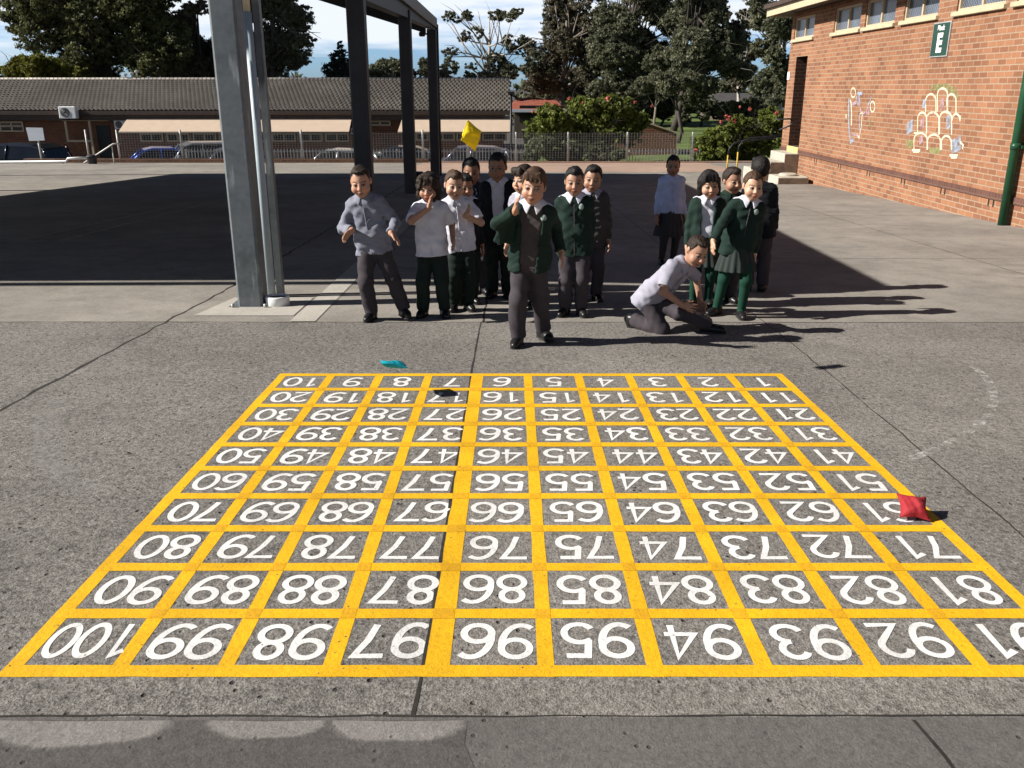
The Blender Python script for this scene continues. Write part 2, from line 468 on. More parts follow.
# ------------------------------------------------------------------ painted hundred square
def mat_paint(name, c, wear=.25):
    t = NT(name); v = t.coord()
    f = t.noise(v, 60, 4, .75); n = t.noise(v, 5, 4, .7)
    col = t.ramp(f, [(.25, tuple(x*.72 for x in c)), (.45, c), (.8, tuple(min(1, x*1.08) for x in c))])
    col = t.mix(col, t.ramp(n, [(.3, .80), (.65, 1.05)]), .8, 'MULTIPLY'); col = t.mix(col, t.ramp(t.noise(v, 1.7, 5, .7), [(.35, .80), (.6, 1.03)]), .8, 'MULTIPLY'); col = t.mix(col, (.13,.11,.085), t.math('MULTIPLY', t.ramp(t.noise(v, 150, 3, .7), [(.60, 0), (.70, 1)]), wear))
    vo = t.n.new('ShaderNodeTexVoronoi'); vo.inputs['Scale'].default_value = 34; t.l(v, vo.inputs['Vector'])
    hole = t.math('MULTIPLY', t.ramp(vo.outputs['Distance'], [(.08, 1), (.14, 0)]), t.ramp(t.noise(v, 11, 2), [(.54, 0), (.62, 1)]))
    col = t.mix(col, (.10,.085,.06), t.math('MULTIPLY', hole, wear*3, True))
    t.color(col); t.set(.75, 0, .25); t.bump(f, .6, .005); return t.m
M['paint_yellow'] = mat_paint('yellow_line_paint', (.80,.435,.008), .5)
M['paint_white'] = mat_paint('white_number_paint', (.78,.76,.72), .30)
GX0, GX1, GY0, GY1 = -1.392, 1.617, 2.012, 5.0
LW, LH = .048, .054
def gsx(x, y): return .1+(x-.1)*(1-.011*(y-2)/3)
xl = [GX0+LW/2 + i*((-.207)-(GX0+LW/2))/4 for i in range(4)] + [-.207 + i*((GX1-LW/2)+.207)/6 for i in range(7)]
yl = [GY0+LH/2 + i*(GY1-GY0-LH)/10 for i in range(11)]
grid = thing('number_grid', 'yellow painted hundred square of white numbers on the grey concrete', 'painted grid', (0, 3.5, gz(3.5)))
def wobble(a, b, n, amp, seed):
    rs = random.Random(seed); return [(a+(b-a)*i/n, rs.uniform(-amp, amp)) for i in range(n+1)]
m = MB()
for i, x in enumerate(xl):
    w = LW*(1.45 if i == 4 else 1)
    P = wobble(GY0, GY1, 30, .0018, i); vs = []; fs = []
    for k, (y, o) in enumerate(P):
        vs += [(gsx(x-w/2+o, y), y, gz(y)+.0008), (gsx(x+w/2-o*.7, y), y, gz(y)+.0008)]
    for k in range(30): fs.append((2*k, 2*k+1, 2*k+3, 2*k+2))
    m.add(vs, fs)
for j, y in enumerate(yl):
    P = wobble(GX0, GX1, 40, .0016, j+50); vs = []; fs = []
    for k, (x, o) in enumerate(P):
        yy0, yy1 = y-LH/2+o, y+LH/2-o*.7
        vs += [(gsx(x, yy0), yy0, gz(yy0)+.0013), (gsx(x, yy1), yy1, gz(yy1)+.0013)]
    for k in range(40): fs.append((2*k, 2*k+2, 2*k+3, 2*k+1))
    m.add(vs, fs)
m.build('grid_line', M['paint_yellow'], grid)
M['paint_double'] = mat_paint('double_coat_yellow_paint', (.69,.355,.010), .45)
m = MB(); rj = random.Random(8)
for i, x in enumerate(xl):
    for j, y in enumerate(yl):
        if i in (0, 10) or j in (0, 10): continue
        w = LW*(1.45 if i == 4 else 1)/2-.002; h = LH/2+rj.uniform(-.001, .003); P = []
        for sx_, sy_ in ((-1,-1),(1,-1),(1,1),(-1,1)):
            yy = y+sy_*h+rj.uniform(-.003, .003); P.append((gsx(x+sx_*w+rj.uniform(-.002, .002), yy), yy, gz(yy)+.0018))
        m.quad(*P)
o = m.build('overlap_patch', M['paint_double'], grid); o['kind'] = 'stuff'

# strokes of the hand painted digits in a box 0..0.56 by 0..1 (y up)
def arcpts(cx, cy, rx, ry, a0, a1, n=18):
    return [(cx+rx*math.cos(R(a0+(a1-a0)*i/n)), cy+ry*math.sin(R(a0+(a1-a0)*i/n))) for i in range(n+1)]
STK = {
 '0': [arcpts(.28,.5,.24,.45,90,450,32)],
 '1': [[(.10,.80),(.30,.95),(.30,.04)]],
 '2': [arcpts(.28,.70,.22,.25,165,-35,18) + [(.06,.055),(.54,.055)]],
 '3': [arcpts(.26,.73,.20,.22,160,-90,16), arcpts(.26,.28,.24,.23,90,-160,18)],
 '4': [[(.42,.03),(.42,.95),(.05,.30),(.56,.30)]],
 '5': [[(.50,.95),(.15,.95),(.11,.54)] + arcpts(.26,.31,.25,.265,125,-150,22)],
 '6': [arcpts(.385,.36,.33,.60,58,172,16) + arcpts(.29,.29,.235,.245,168,528,30)],
 '7': [[(.04,.94),(.52,.94),(.34,.50),(.24,.04)]],
 '8': [arcpts(.28,.74,.19,.215,270,630,26), arcpts(.28,.28,.235,.24,90,450,28)],
}
STK['9'] = [[(.56-x, 1-y) for x, y in st] for st in STK['6']]
def ribbon(m, pts, w, xf, z):
    pts = [Vector(p) for p in pts]
    closed = (pts[0]-pts[-1]).length < 1e-4
    vs = []; n = len(pts)
    for i, p in enumerate(pts):
        if closed: a, b = pts[(i-1) % (n-1)], pts[(i+1) % (n-1)]
        else: a, b = pts[max(i-1, 0)], pts[min(i+1, n-1)]
        d1 = (p-a).normalized() if (p-a).length > 1e-6 else (b-p).normalized()
        d2 = (b-p).normalized() if (b-p).length > 1e-6 else d1
        n1 = Vector((-d1.y, d1.x)); n2 = Vector((-d2.y, d2.x)); nn = (n1+n2)
        nn = nn.normalized() if nn.length > 1e-4 else n1
        k = min(1.6, 1/max(.3, nn.dot(n1)))
        vs += [p+nn*w/2*k, p-nn*w/2*k]
    m.add([xf(q.x, q.y, z+.00035*(i//2)/n) for i, q in enumerate(vs)], [(2*i, 2*i+1, 2*i+3, 2*i+2) for i in range(n-1)])
rs = random.Random(5)
for nmb in range(1, 101):
    r_, c_ = (nmb-1)//10, (nmb-1) % 10
    ix = 9-c_; iy = 9-r_
    cx = (xl[ix]+xl[ix+1])/2; cy = (yl[iy]+yl[iy+1])/2
    s = str(nmb); hgt = .178
    wid = .56 if len(s) < 3 else .45
    step = {1: 0, 2: .60, 3: .48}[len(s)]
    k = wid/.58
    m = MB(); ang = rs.uniform(-.02, .02); ox, oy = rs.uniform(-.007, .007)+.006, rs.uniform(-.005, .005)
    tot = step*(len(s)-1) + .56*k
    for ci, ch in enumerate(s):
        jx = rs.uniform(-.02, .02); sw = rs.uniform(.118, .134)
        for si, st in enumerate(STK[ch]):
            def xf(px, py, z):
                X = (px*k + ci*step + jx*.5 - tot/2)*hgt*1.0; Y = (py-.5)*hgt
                X, Y = X*math.cos(ang)-Y*math.sin(ang), X*math.sin(ang)+Y*math.cos(ang)
                wy = cy - Y + oy; wx = gsx(cx - X + ox, wy)         # read from the far side
                return (wx, wy, gz(wy)+z)
            ribbon(m, st, sw, xf, .0008+.0004*si+.0002*ci)
    o = m.build('painted_number', M['paint_white'], grid)
    o['label'] = 'white painted number %d' % nmb
# ------------------------------------------------------------------ brick building on the right
XW = 7.15; YC = 24.3; YN = 4.0       # wall plane, far corner, near end
GB = -2.6
def wy(u, v): return atx(u, v, XW).y
blk = thing('brick_building', 'orange brick school building with high screened windows and chalk outline paintings', 'building', (XW, YC, gz(YC)))
WTOP = 3.22
wins = []
for (ua, ub) in ((794.5, 815), (833.5, 860.5), (864, 894.5), (901.7, 937), (953.5, 1003), (1012, 1078)):
    yb, ya = wy(ua, 30), wy(ub, 20)
    wins.append((ya, yb, 2.60, 3.10))
dy1, dy0 = wy(791.5, 110), wy(802.5, 110)
DOOR = (dy0, dy1, 0.03, 2.18)
opens = wins + [DOOR]
ys = sorted(set([YN, YC] + [o[0] for o in opens] + [o[1] for o in opens] + list(np.arange(YN+1, YC, 2.0))))
PZ0, PZ1 = -.13, -.03
zs = sorted(set([-2.0, PZ0, PZ1, WTOP] + [o[2] for o in opens] + [o[3] for o in opens]))
def is_open(y, z): return any(o[0] < y < o[1] and o[2] < z < o[3] for o in opens)
m = MB()
for i in range(len(ys)-1):
    for j in range(len(zs)-1):
        y0, y1, z0, z1 = ys[i], ys[i+1], zs[j], zs[j+1]
        if is_open((y0+y1)/2, (z0+z1)/2) or (z0 == PZ0): continue
        m.quad((XW, y0, z0), (XW, y0, z1), (XW, y1, z1), (XW, y1, z0))
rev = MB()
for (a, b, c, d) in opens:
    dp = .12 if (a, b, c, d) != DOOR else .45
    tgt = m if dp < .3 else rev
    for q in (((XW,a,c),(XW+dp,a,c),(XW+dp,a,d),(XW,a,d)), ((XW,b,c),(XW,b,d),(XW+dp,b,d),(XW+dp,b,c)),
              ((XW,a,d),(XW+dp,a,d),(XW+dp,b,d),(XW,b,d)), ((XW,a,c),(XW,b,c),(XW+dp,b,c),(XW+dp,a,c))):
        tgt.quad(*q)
# far, near, back sides
m.quad((XW,YC,-2),(XW,YC,WTOP),(XW+9,YC,WTOP),(XW+9,YC,-2)); m.quad((XW,YN,-2),(XW+9,YN,-2),(XW+9,YN,WTOP),(XW,YN,WTOP))
m.quad((XW+9,YN,-2),(XW+9,YC,-2),(XW+9,YC,WTOP),(XW+9,YN,WTOP))
wall_o = m.build('wall', M['brick'], blk)
M['reveal'] = mat_brick('shade_toned_doorway_brick', (.075,.032,.020), (.05,.022,.016), (.09,.06,.045), axes='xz')  # recess shade put into a darker copy of the wall brick
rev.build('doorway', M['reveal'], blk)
m = MB(); m.box((XW-.022, YN, PZ0), (XW+.05, YC, PZ1)); m.build('brick_course', M['brick_plinth'], blk)
for (a, b, c, d) in wins:
    m = MB(); m.box((XW+.075, a+.03, c+.03), (XW+.085, b-.03, d-.03)); w = m.build('window', M['win_screen'], blk)
    fm = MB(); f = .045
    fm.box((XW+.03, a, c), (XW+.10, a+f, d)); fm.box((XW+.03, b-f, c), (XW+.10, b, d))
    fm.box((XW+.032, a+f, d-f), (XW+.10, b-f, d)); fm.box((XW+.032, a+f, c), (XW+.10, b-f, c+f))
    fm.box((XW+.035, (a+b)/2-f*.6, c+f), (XW+.10, (a+b)/2+f*.6, d-f))
    fm.build('window_frame', M['cream_metal'], w)
    sm = MB(); sm.bbox((XW-.06, a-.06, c-.075), (XW+.03, b+.06, c-.004), .008); sm.build('window_sill', M['cream'], w)
m = MB(); m.box((XW+.40, DOOR[0]-.02, DOOR[2]), (XW+.46, DOOR[1]+.02, DOOR[3]))
for zz in (.35, .9, 1.5):
    m.box((XW+.385, DOOR[0]+.12, zz), (XW+.40, DOOR[1]-.12, zz+.42))
d_ = m.build('door', M['black'], blk)
hm = MB(); hm.tube([(XW+.36, DOOR[1]-.14, .98), (XW+.36, DOOR[1]-.14, 1.10)], .014); hm.tube([(XW+.36, DOOR[1]-.14, 1.04), (XW+.4, DOOR[1]-.14, 1.04)], .012)
hm.build('handle', M['galv'], d_)
m = MB(); m.bbox((XW-.03, DOOR[0], -.16), (XW+.40, DOOR[1], .028), .01); m.build('door_step', M['yellow_step'], blk)
# roof with overhanging eave
m = MB(); m.box((XW-.50, YN-.6, 3.235), (XW+9.6, YC+.5, 3.30)); m.build('eave_lining', M['fascia_brown'], blk)
m = MB(); m.box((XW-.535, YN-.64, 3.19), (XW-.503, YC+.535, 3.37)); m.box((XW-.50, YC+.503, 3.19), (XW+9.6, YC+.535, 3.37)); m.build('fascia', M['cream'], blk)
m = MB(); m.box((XW-.62, YN-.64, 3.375), (XW-.50, YC+.56, 3.47)); m.build('gutter', M['fascia_brown'], blk)
m = MB(); m.prism([(XW-.5, 3.40), (XW+4.5, 4.7), (XW+9.6, 3.40)], 'y', YN-.6, YC+.5); m.build('roof', M['grey_roof'], blk)
# air bricks
for u, v in ((815.5,160.5),(839.5,166.5),(868.5,173.5),(903,181.5),(943,191),(991,203)):
    p = atx(u, v, XW); m = MB()
    for k in (-1, 1):
        m = MB(); m.box((XW-.004, p.y+k*.07-.018, p.z-.05), (XW+.02, p.y+k*.07+.018, p.z+.05)); m.build('air_brick', M['black'], blk)
# small white door plate
p = atx(789, 76, XW); m = MB(); m.bbox((XW-.02, p.y-.09, p.z-.10), (XW-.001, p.y+.09, p.z+.10), .006); m.build('door_plate', M['white'], blk)
# wall paintings: pale outlines
M['mural_cream'] = mat_simple('cream_outline_paint', (.62,.54,.38), .9, 0, .12, 20)
M['mural_blue'] = mat_simple('faded_blue_paint', (.30,.36,.44), .9, 0, .3, 16)
M['mural_pink'] = mat_simple('faded_pink_paint', (.42,.27,.30), .9, 0, .3, 16)
M['mural_green'] = mat_simple('faded_green_paint', (.24,.24,.10), .9, 0, .4, 12)
def fade(mt, lo, hi, k):
    n_ = mt.node_tree; b_ = n_.nodes['Principled BSDF']; tc_ = n_.nodes.new('ShaderNodeTexCoord'); z_ = n_.nodes.new('ShaderNodeTexNoise'); z_.inputs['Scale'].default_value = 9; z_.inputs['Detail'].default_value = 5
    r_ = n_.nodes.new('ShaderNodeValToRGB'); r_.color_ramp.elements[0].position = lo; r_.color_ramp.elements[1].position = hi; r_.color_ramp.elements[1].color = (k, k, k, 1)
    n_.links.new(tc_.outputs['Object'], z_.inputs['Vector']); n_.links.new(z_.outputs['Fac'], r_.inputs[0]); n_.links.new(r_.outputs[0], b_.inputs['Alpha'])
fade(M['mural_cream'], .25, .45, .95)
for q_ in ('mural_blue', 'mural_pink', 'mural_green'): fade(M[q_], .28, .55, .8)
def wline(name, pts, w, mat, lift=.004):
    P = [atx(u, v, XW) for u, v in pts]
    Q = []
    for i in range(len(P)-1):
        for k in range(4): Q.append(P[i].lerp(P[i+1], k/4))
    Q.append(P[-1]); Q2 = [(q.y, q.z) for q in Q]
    m = MB(); ribbon(m, Q2, w, lambda a, b, z: (XW-z, a, b), lift); return m.build(name, mat, blk)
def Z2(x, y): return (830 + x*150/1024, 70 + y*110/751)
def arch(x0, x1, ytop, ybase, k=12, right=True):
    P = [(x0, ybase)] if ybase > ytop+40 else []
    for i in range(k+1):
        a = math.pi*(1-i/k); P.append(((x0+x1)/2 + (x1-x0)/2*math.cos(a), ytop + 45 - 45*math.sin(a)))
    if right: P.append((x1, ybase))
    return [Z2(*p) for p in P]
for a in ((655,725,165,290),(735,805,125,285),(800,862,165,300),(600,662,290,430),(660,745,290,440),(750,832,285,440),(835,890,300,310),(575,665,430,545),(668,755,440,545),(762,830,450,545)):
    wline('wall_painting', arch(*a), .035, M['mural_cream'])
wline('wall_painting', [Z2(575,430), Z2(640,432)], .03, M['mural_cream'])
for (x, y, rx, ry) in ((160,155,16,32),(292,250,16,36)):
    wline('wall_painting', [Z2(x+rx*math.cos(t), y+ry*math.sin(t)) for t in np.linspace(0, 2*math.pi, 16)], .03, M['mural_cream'])
wline('wall_painting', [Z2(205,300),Z2(222,288),Z2(216,380),Z2(200,465),Z2(185,435)], .03, M['mural_cream'])
for q_, w_, m_ in ((((112,300),(112,330)), .05, 'mural_cream'), (((140,205),(146,225),(150,300),(148,380)), .045, 'mural_cream'), (((185,175),(180,215),(172,235)), .05, 'mural_blue'), (((208,260),(216,290)), .06, 'mural_pink'), (((225,300),(248,285),(262,262)), .04, 'mural_pink'), (((262,240),(280,200),(285,180)), .06, 'mural_blue'), (((150,440),(190,445)), .05, 'mural_pink'), (((272,330),(276,385)), .05, 'mural_green'), (((185,160),(222,160)), .06, 'mural_blue'), (((205,300),(204,420)), .04, 'mural_blue')):
    wline('wall_painting', [Z2(*z_) for z_ in q_], w_, M[m_], .0055)
wline('wall_painting', [Z2(130,195),Z2(128,300),Z2(130,400),Z2(140,480)], .06, M['mural_blue'])
wline('wall_painting', [Z2(150,240),Z2(180,215),Z2(200,240)], .06, M['mural_pink'])
wline('wall_painting', [Z2(200,165),Z2(205,240)], .07, M['mural_blue'])
wline('wall_painting', [Z2(240,290),Z2(262,250),Z2(268,300),Z2(240,290)], .05, M['mural_pink'])
wline('wall_painting', [Z2(650,200),Z2(640,260)], .12, M['mural_blue'])
wline('wall_painting', [Z2(770,190),Z2(765,280)], .12, M['mural_pink'])
wline('wall_painting', [Z2(805,310),Z2(812,400)], .12, M['mural_blue'])
wline('wall_painting', [Z2(630,330),Z2(632,400)], .12, M['mural_pink'])
wline('wall_painting', [Z2(620,455),Z2(625,500)], .14, M['mural_pink'])
wline('wall_painting', [Z2(690,122),Z2(780,112),Z2(850,140),Z2(868,200)], .10, M['mural_green'], .003)
wline('wall_painting', [Z2(520,500),Z2(570,510)], .14, M['mural_green'], .003)
wline('wall_painting', [Z2(680,548),Z2(760,552)], .10, M['mural_green'], .003)
wline('wall_painting', [Z2(862,462),Z2(862,560)], .30, M['mural_blue'], .003)
wline('wall_painting', [Z2(890,490),Z2(912,515),Z2(905,540)], .03, M['mural_cream'])
wline('wall_painting', [Z2(545,350),Z2(545,430)], .24, M['mural_blue'], .003)
wline('wall_painting', [Z2(150,470),Z2(150,498)], .2, M['mural_blue'], .003)
def wpoly(name, pts, mat, lift):
    P = [atx(*Z2(*p), XW) for p in pts]; m = MB(); m.add([(XW-lift, p.y, p.z) for p in P], [tuple(range(len(P)))]); return m.build(name, mat, blk)
wpoly('wall_painting', [(560,540),(622,540),(610,565),(572,565)], M['mural_cream'], .005)
wpoly('wall_painting', [(815,575),(878,575),(866,605),(830,605)], M['mural_cream'], .005)

# block sign
def text_mesh(s, size, name, mat, parent, mtx, origin, bold=0.0):
    cu = bpy.data.curves.new('t', 'FONT'); cu.body = s; cu.size = size; cu.extrude = .002; cu.offset = bold
    cu.align_x = 'CENTER'; cu.align_y = 'CENTER'
    ob = bpy.data.objects.new('t', cu); COL.objects.link(ob)
    dg = bpy.context.evaluated_depsgraph_get(); me = bpy.data.meshes.new_from_object(ob.evaluated_get(dg))
    bpy.data.objects.remove(ob); me.name = name
    me.transform(mtx); me.materials.clear()
    o = link(name, me, mat, parent); ORIG[o] = origin; return o
M['sign_green'] = mat_simple('dark_green_sign', (.02,.055,.04), .4, 0, .1)
pa, pb = atx(933.5, 57, XW), atx(950, 21, XW)
sy0, sy1, sz0, sz1 = pb.y, pa.y, pa.z, pb.z
sy0 = wy(950, 40); sy1 = wy(933, 40)
sz0, sz1 = atx(940, 57, XW).z, atx(943, 22, XW).z
sg = thing('block_sign', 'dark green sign reading Block E in white under the windows of the brick wall', 'sign', (XW-.02, (sy0+sy1)/2, (sz0+sz1)/2))
m = MB(); m.bbox((XW-.022, sy0, sz0), (XW-.002, sy1, sz1), .004); m.build('sign_board', M['galv'], sg)
m = MB(); m.box((XW-.026, sy0+.02, sz0+.02), (XW-.0225, sy1-.02, sz1-.02)); m.build('sign_face', M['sign_green'], sg)
def wall_text(s, size, y, z, bold, sx=1.0):
    rot = Matrix.Rotation(-math.pi/2, 4, 'Z') @ Matrix.Rotation(math.pi/2, 4, 'X')
    mt = Matrix.Translation((-.0085, y, z)) @ rot @ Matrix.Diagonal((sx, 1, 1, 1))
    text_mesh(s, size, 'lettering', M['white'], sg, mt, None, bold)
hh = sz1-sz0; ww = sy1-sy0
wall_text('E', hh*.72, 0, -hh*.12, .02, 1.0)
wall_text('Block', hh*.20, 0, hh*.33, .004, 1.0)

# green downpipe on the brick wall
a = atx(1003, 219, XW-.10); gp = thing('drain_pipe', 'dark green downpipe standing against the brick wall', 'drainpipe', (XW-.10, a.y, gz(a.y)))
m = MB(); m.tube([(XW-.10, a.y, gz(a.y)), (XW-.10, a.y, 3.18)], .062, 16); m.build('pipe', M['green_pipe'], gp)
for z in (.62, 2.2):
    m = MB(); m.tube([(XW-.10, a.y, z), (XW-.10, a.y, z+.09)], .071, 16); m.box((XW-.06, a.y-.10, z+.02), (XW-.004, a.y+.10, z+.06)); m.build('bracket', M['green_pipe'], gp)

# concrete steps up to the door
sgz = gz(22.5)
st = thing('concrete_steps', 'short flight of pale concrete steps leading up to the brick building door', 'steps', (6.3, 22.6, sgz))
ya, yb = DOOR[0]-.08, DOOR[1]+.25
M['side_shade'] = mat_simple('shade_toned_side', (.17,.12,.085), .9, 0, .35, 6, .2)  # brown tone that puts the shade of the sides into the colour
n = 3; x = XW-.005; top = -.11
yb = ya+1.25
for k in range(3):
    z1 = top - k*.20; x0 = XW - .36 - k*.34
    xr = XW-.005 if k == 0 else XW - .36 - (k-1)*.34 - .002
    m = MB(); m.bbox((x0, ya, sgz-.1), (xr, yb, z1), .012); m.build('step', M['concrete_step'], st)
    m = MB(); m.box((x0+.012, ya-.004, sgz-.1), (xr-.004, ya-.0005, z1-.02)); m.build('side_shade', M['side_shade'], st)  # thin dark sheet on the camera-facing side, painted shade
pl = thing('concrete_pit_cover', 'low concrete slab with a round lid beside the steps', 'pit cover', (XW-.5, ya-.9, gz(ya-.9)))
zz = gz(ya-.9); m = MB(); m.bbox((XW-.86, ya-1.3, zz-.05), (XW-.12, ya-.5, zz+.18), .02); m.build('slab', M['concrete_step'], pl)
m = MB(); m.box((XW-.84, ya-1.306, zz), (XW-.14, ya-1.301, zz+.15)); m.build('slab_front_shade', M['side_shade'], pl)  # same painted shade on the front of the slab
m = MB(); m.lathe([(.22,.181),(.22,.215),(.18,.235),(.05,.242)], (XW-.5, ya-.9, zz)); m.build('lid', M['concrete_step'], pl)
# handrails
def rail(pts, r, label, foot=None):
    b = Vector(pts[0]); hr = thing('handrail', label, 'handrail', (b.x, b.y, gz(b.y)))
    m = MB(); m.tube(pts, r, 8); m.build('rail', M['black'], hr)
    if foot:
        m = MB(); m.tube([(b.x, b.y, gz(b.y)), (b.x, b.y, b.z+.001)], r*.95, 8); m.build('post', M['yellow_post'], hr)
def sm_rail(u0, v0, y, label):
    b = at(u0, v0, y)
    P = [b, b+Vector((.02,0,.16)), b+Vector((.12,0,.30)), b+Vector((.30,0,.37)), b+Vector((.75,0,.40)), b+Vector((1.6,0,.52))]
    rail(P, .022, label, True)
sm_rail(728, 155, 25.2, 'left curved black handrail on a yellow post in front of the flowering shrub')
sm_rail(738, 152, 25.0, 'right curved black handrail on a yellow post in front of the flowering shrub')
h0 = atx(779, 130, XW-.45)
rail([h0, h0+Vector((.3, 0, .12)), h0+Vector((.34, 0, .2)), h0+Vector((.25, 0, .27)), h0+Vector((-.1, 0, .25))], .02, 'short bent black handrail beside the building door', None)

# ------------------------------------------------------------------ steel shelter
SH = thing('shelter', 'open steel shelter with flat roof on a row of square columns', 'shelter', (-2.1, 7.04, gz(7.04)))
cols = [(-2.11, 7.06), (-2.10, 12.9), (-2.10, 18.7), (-2.08, 24.6)]
RT = 3.15
def hcol(x, y, s, mat, top):
    m = MB(); h = s/2; c = .018; z0 = gz(y)-.01
    m.prism([(x-h+c,y-h),(x+h-c,y-h),(x+h,y-h+c),(x+h,y+h-c),(x+h-c,y+h),(x-h+c,y+h),(x-h,y+h-c),(x-h,y-h+c)], 'z', z0, top)
    return m.build('column', mat, SH)
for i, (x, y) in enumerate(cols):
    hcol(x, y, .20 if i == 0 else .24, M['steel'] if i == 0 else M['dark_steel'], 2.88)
for (x, y) in cols: hcol(-16.9, y, .2, M['dark_steel'], 3.85)
for (x, y) in cols[:1]:
    m = MB(); m.box((x-.17, y-.17, gz(y)-.005), (x+.17, y+.17, gz(y)+.008)); 
    m.build('base_plate', M['steel'], SH)
    for ax_ in (-.13, .13):
        for ay_ in (-.13, .13):
            m = MB(); m.tube([(x+ax_, y+ay_, gz(y)+.006), (x+ax_, y+ay_, gz(y)+.035)], .013, 6); m.build('bolt', M['galv_post'], SH)
m = MB()   # edge beam, deeper at the near end
m.prism([(7.0, 2.42), (24.8, 2.90), (24.8, 3.02), (7.0, 3.02)], 'x', -2.20, -2.02); m.build('edge_beam', M['dark_steel'], SH)
m = MB(); m.box((-2.015, 7.2, 2.93), (-1.955, 24.9, RT+.01)); m.build('fascia', M['roof_sheet'], SH)
m = MB(); m.prism([(7.0, 3.5), (24.8, 3.85), (24.8, 4.0), (7.0, 4.0)], 'x', -17.0, -16.8); m.build('edge_beam', M['dark_steel'], SH)
for (x, y) in cols:
    m = MB(); m.prism([(-2.23, 2.78), (-2.23, 3.02), (-9.5, 5.16), (-16.75, 3.99), (-16.75, 3.75), (-9.5, 4.90)], 'y', y-.07, y+.07); m.build('rafter', M['dark_steel'], SH)
m = MB(); m.prism([(-2.02, 3.04), (-2.02, RT), (-9.5, 5.30), (-17.1, 4.12), (-17.1, 4.02), (-9.5, 5.19)], 'y', 7.2, 24.9)
m.build('roof', M['roof_sheet'], SH)
# far end downpipe, near end post and downpipe
fx, fy = -2.0, 24.9
m = MB(); m.tube([(-2.085, 24.86, gz(25)), (-2.085, 24.86, 2.95)], .028, 10); m.build('downpipe', M['pipe_pale'], SH)
m = MB(); m.tube([(-1.985, 25.0, gz(25)), (-1.985, 25.0, 3.02)], .052, 10); m.build('downpipe', M['dark_steel'], SH)
b = gnd(272, 297)
m = MB(); zt = at(247, 12, b.y).z
m.tube([(b.x, b.y, gz(b.y)), (b.x, b.y, zt)], .034, 16); m.build('downpipe', M['pipe_pale'], SH)
m = MB(); m.tube([(b.x, b.y, zt-.05), (b.x, b.y, 3.0)], .028, 16); m.build('upper_downpipe', M['pipe_cream'], SH)
m = MB(); m.box((b.x+.028, b.y+.05, gz(b.y+.1)-.01), (b.x+.082, b.y+.12, 2.9)); m.build('rear_post', M['steel'], SH)
m = MB(); q = Vector((cols[2][0], cols[2][1])); m.bbox((q.x-.14, q.y+.13, -.42), (q.x+.24, q.y+.38, -.22), .02); m.build('meter_box', M['black'], SH)
m = MB(); p = at(423, 34, 24.6); m.bbox((p.x-.10, p.y-.1, p.z-.06), (p.x+.05, p.y+.1, p.z+.05), .02); m.box((p.x+.04, p.y-.02, p.z-.02), (-2.17, p.y+.02, p.z+.02)); m.build('flood_light', M['black'], SH)
# round collar
c = gnd(278, 305)
bs = thing('drain_collar', 'low round white drain collar with dark opening at the foot of the pipe', 'drain collar', (c.x, c.y, gz(c.y)))
m = MB(); m.smooth = True; m.lathe([(.093,0),(.096,.004),(.096,.070),(.092,.078),(.080,.078),(.078,.07),(.078,.045)], (c.x, c.y, gz(c.y))); m.build('ring', M['white'], bs)
m = MB(); m.lathe([(.077,.050),(.077,.062),(.01,.066)], (c.x, c.y, gz(c.y))); m.build('grate', M['black'], bs)

# ------------------------------------------------------------------ long tiled building at the back
BY = 46.0; BZ = -2.55; EZ = at(500, 112, BY).z; RZ = at(500, 80, BY+5).z
bx0, bx1 = -36.0, at(513, 112, BY).x - .15
fb = thing('school_building', 'long low brown brick building with tiled roof and beige window awnings', 'building', (-12, BY, BZ))
m = MB(); m.box((bx0+.5, BY+.65, BZ), (bx1-.4, BY+9.3, EZ+.05)); m.build('wall', M['brick_far'], fb)
def mat_tile():
    t = NT('grey_brown_roof_tiles'); v = t.coord()
    n = t.noise(v, .35, 4, .6); n2 = t.noise(v, 3.5, 3, .7)
    c = t.ramp(n, [(.3, (.36,.335,.30)), (.7, (.52,.485,.435))]); c = t.mix(c, t.ramp(n2, [(.3, .65), (.7, 1.3)]), .8, 'MULTIPLY')
    br = t.n.new('ShaderNodeTexBrick'); t.l(v, br.inputs['Vector']); br.offset = .5
    br.inputs['Scale'].default_value = 1; br.inputs['Brick Width'].default_value = .225; br.inputs['Row Height'].default_value = 5/15; br.inputs['Mortar Size'].default_value = .035; br.inputs['Mortar Smooth'].default_value = .4
    br.inputs['Color1'].default_value = (1.15,1.12,1.08,1); br.inputs['Color2'].default_value = (.78,.76,.74,1); br.inputs['Mortar'].default_value = (.30,.28,.26,1)  # dark edges put the shadow gaps between tiles into the colour
    c = t.mix(c, br.outputs['Color'], 1, 'MULTIPLY')
    t.color(c); t.set(.85, 0, .2); return t.m
M['tile'] = mat_tile()
ncol = 160*6; nrow = 15; RY = BY+5
xs = np.linspace(bx0, bx1, ncol+1)
V = []; rows = []
for r in range(nrow):
    for e_ in (0, 1):
        f = (r + e_)/nrow
        y = BY + (RY-BY)*f; z = EZ + (RZ-EZ)*f + (.10 if e_ == 0 else .0)
        ph = (xs-bx0)/(bx1-bx0)*160*2*math.pi + (math.pi if r % 2 else 0)
        zz = z + .040*np.cos(ph)
        V.append(np.stack([xs, np.full_like(xs, y - (.02 if e_ == 0 else 0)), zz], 1))
V = np.concatenate(V); n1 = ncol+1; Q = []
ii = np.arange(ncol)
for r in range(2*nrow-1):
    Q.append(np.stack([r*n1+ii, r*n1+ii+1, (r+1)*n1+ii+1, (r+1)*n1+ii], 1))
V[:, 0] += 12; V[:, 1] -= BY; V[:, 2] -= BZ
me = np_mesh('roof', V, np.concatenate(Q), True); ro = link('roof', me, M['tile'], fb)
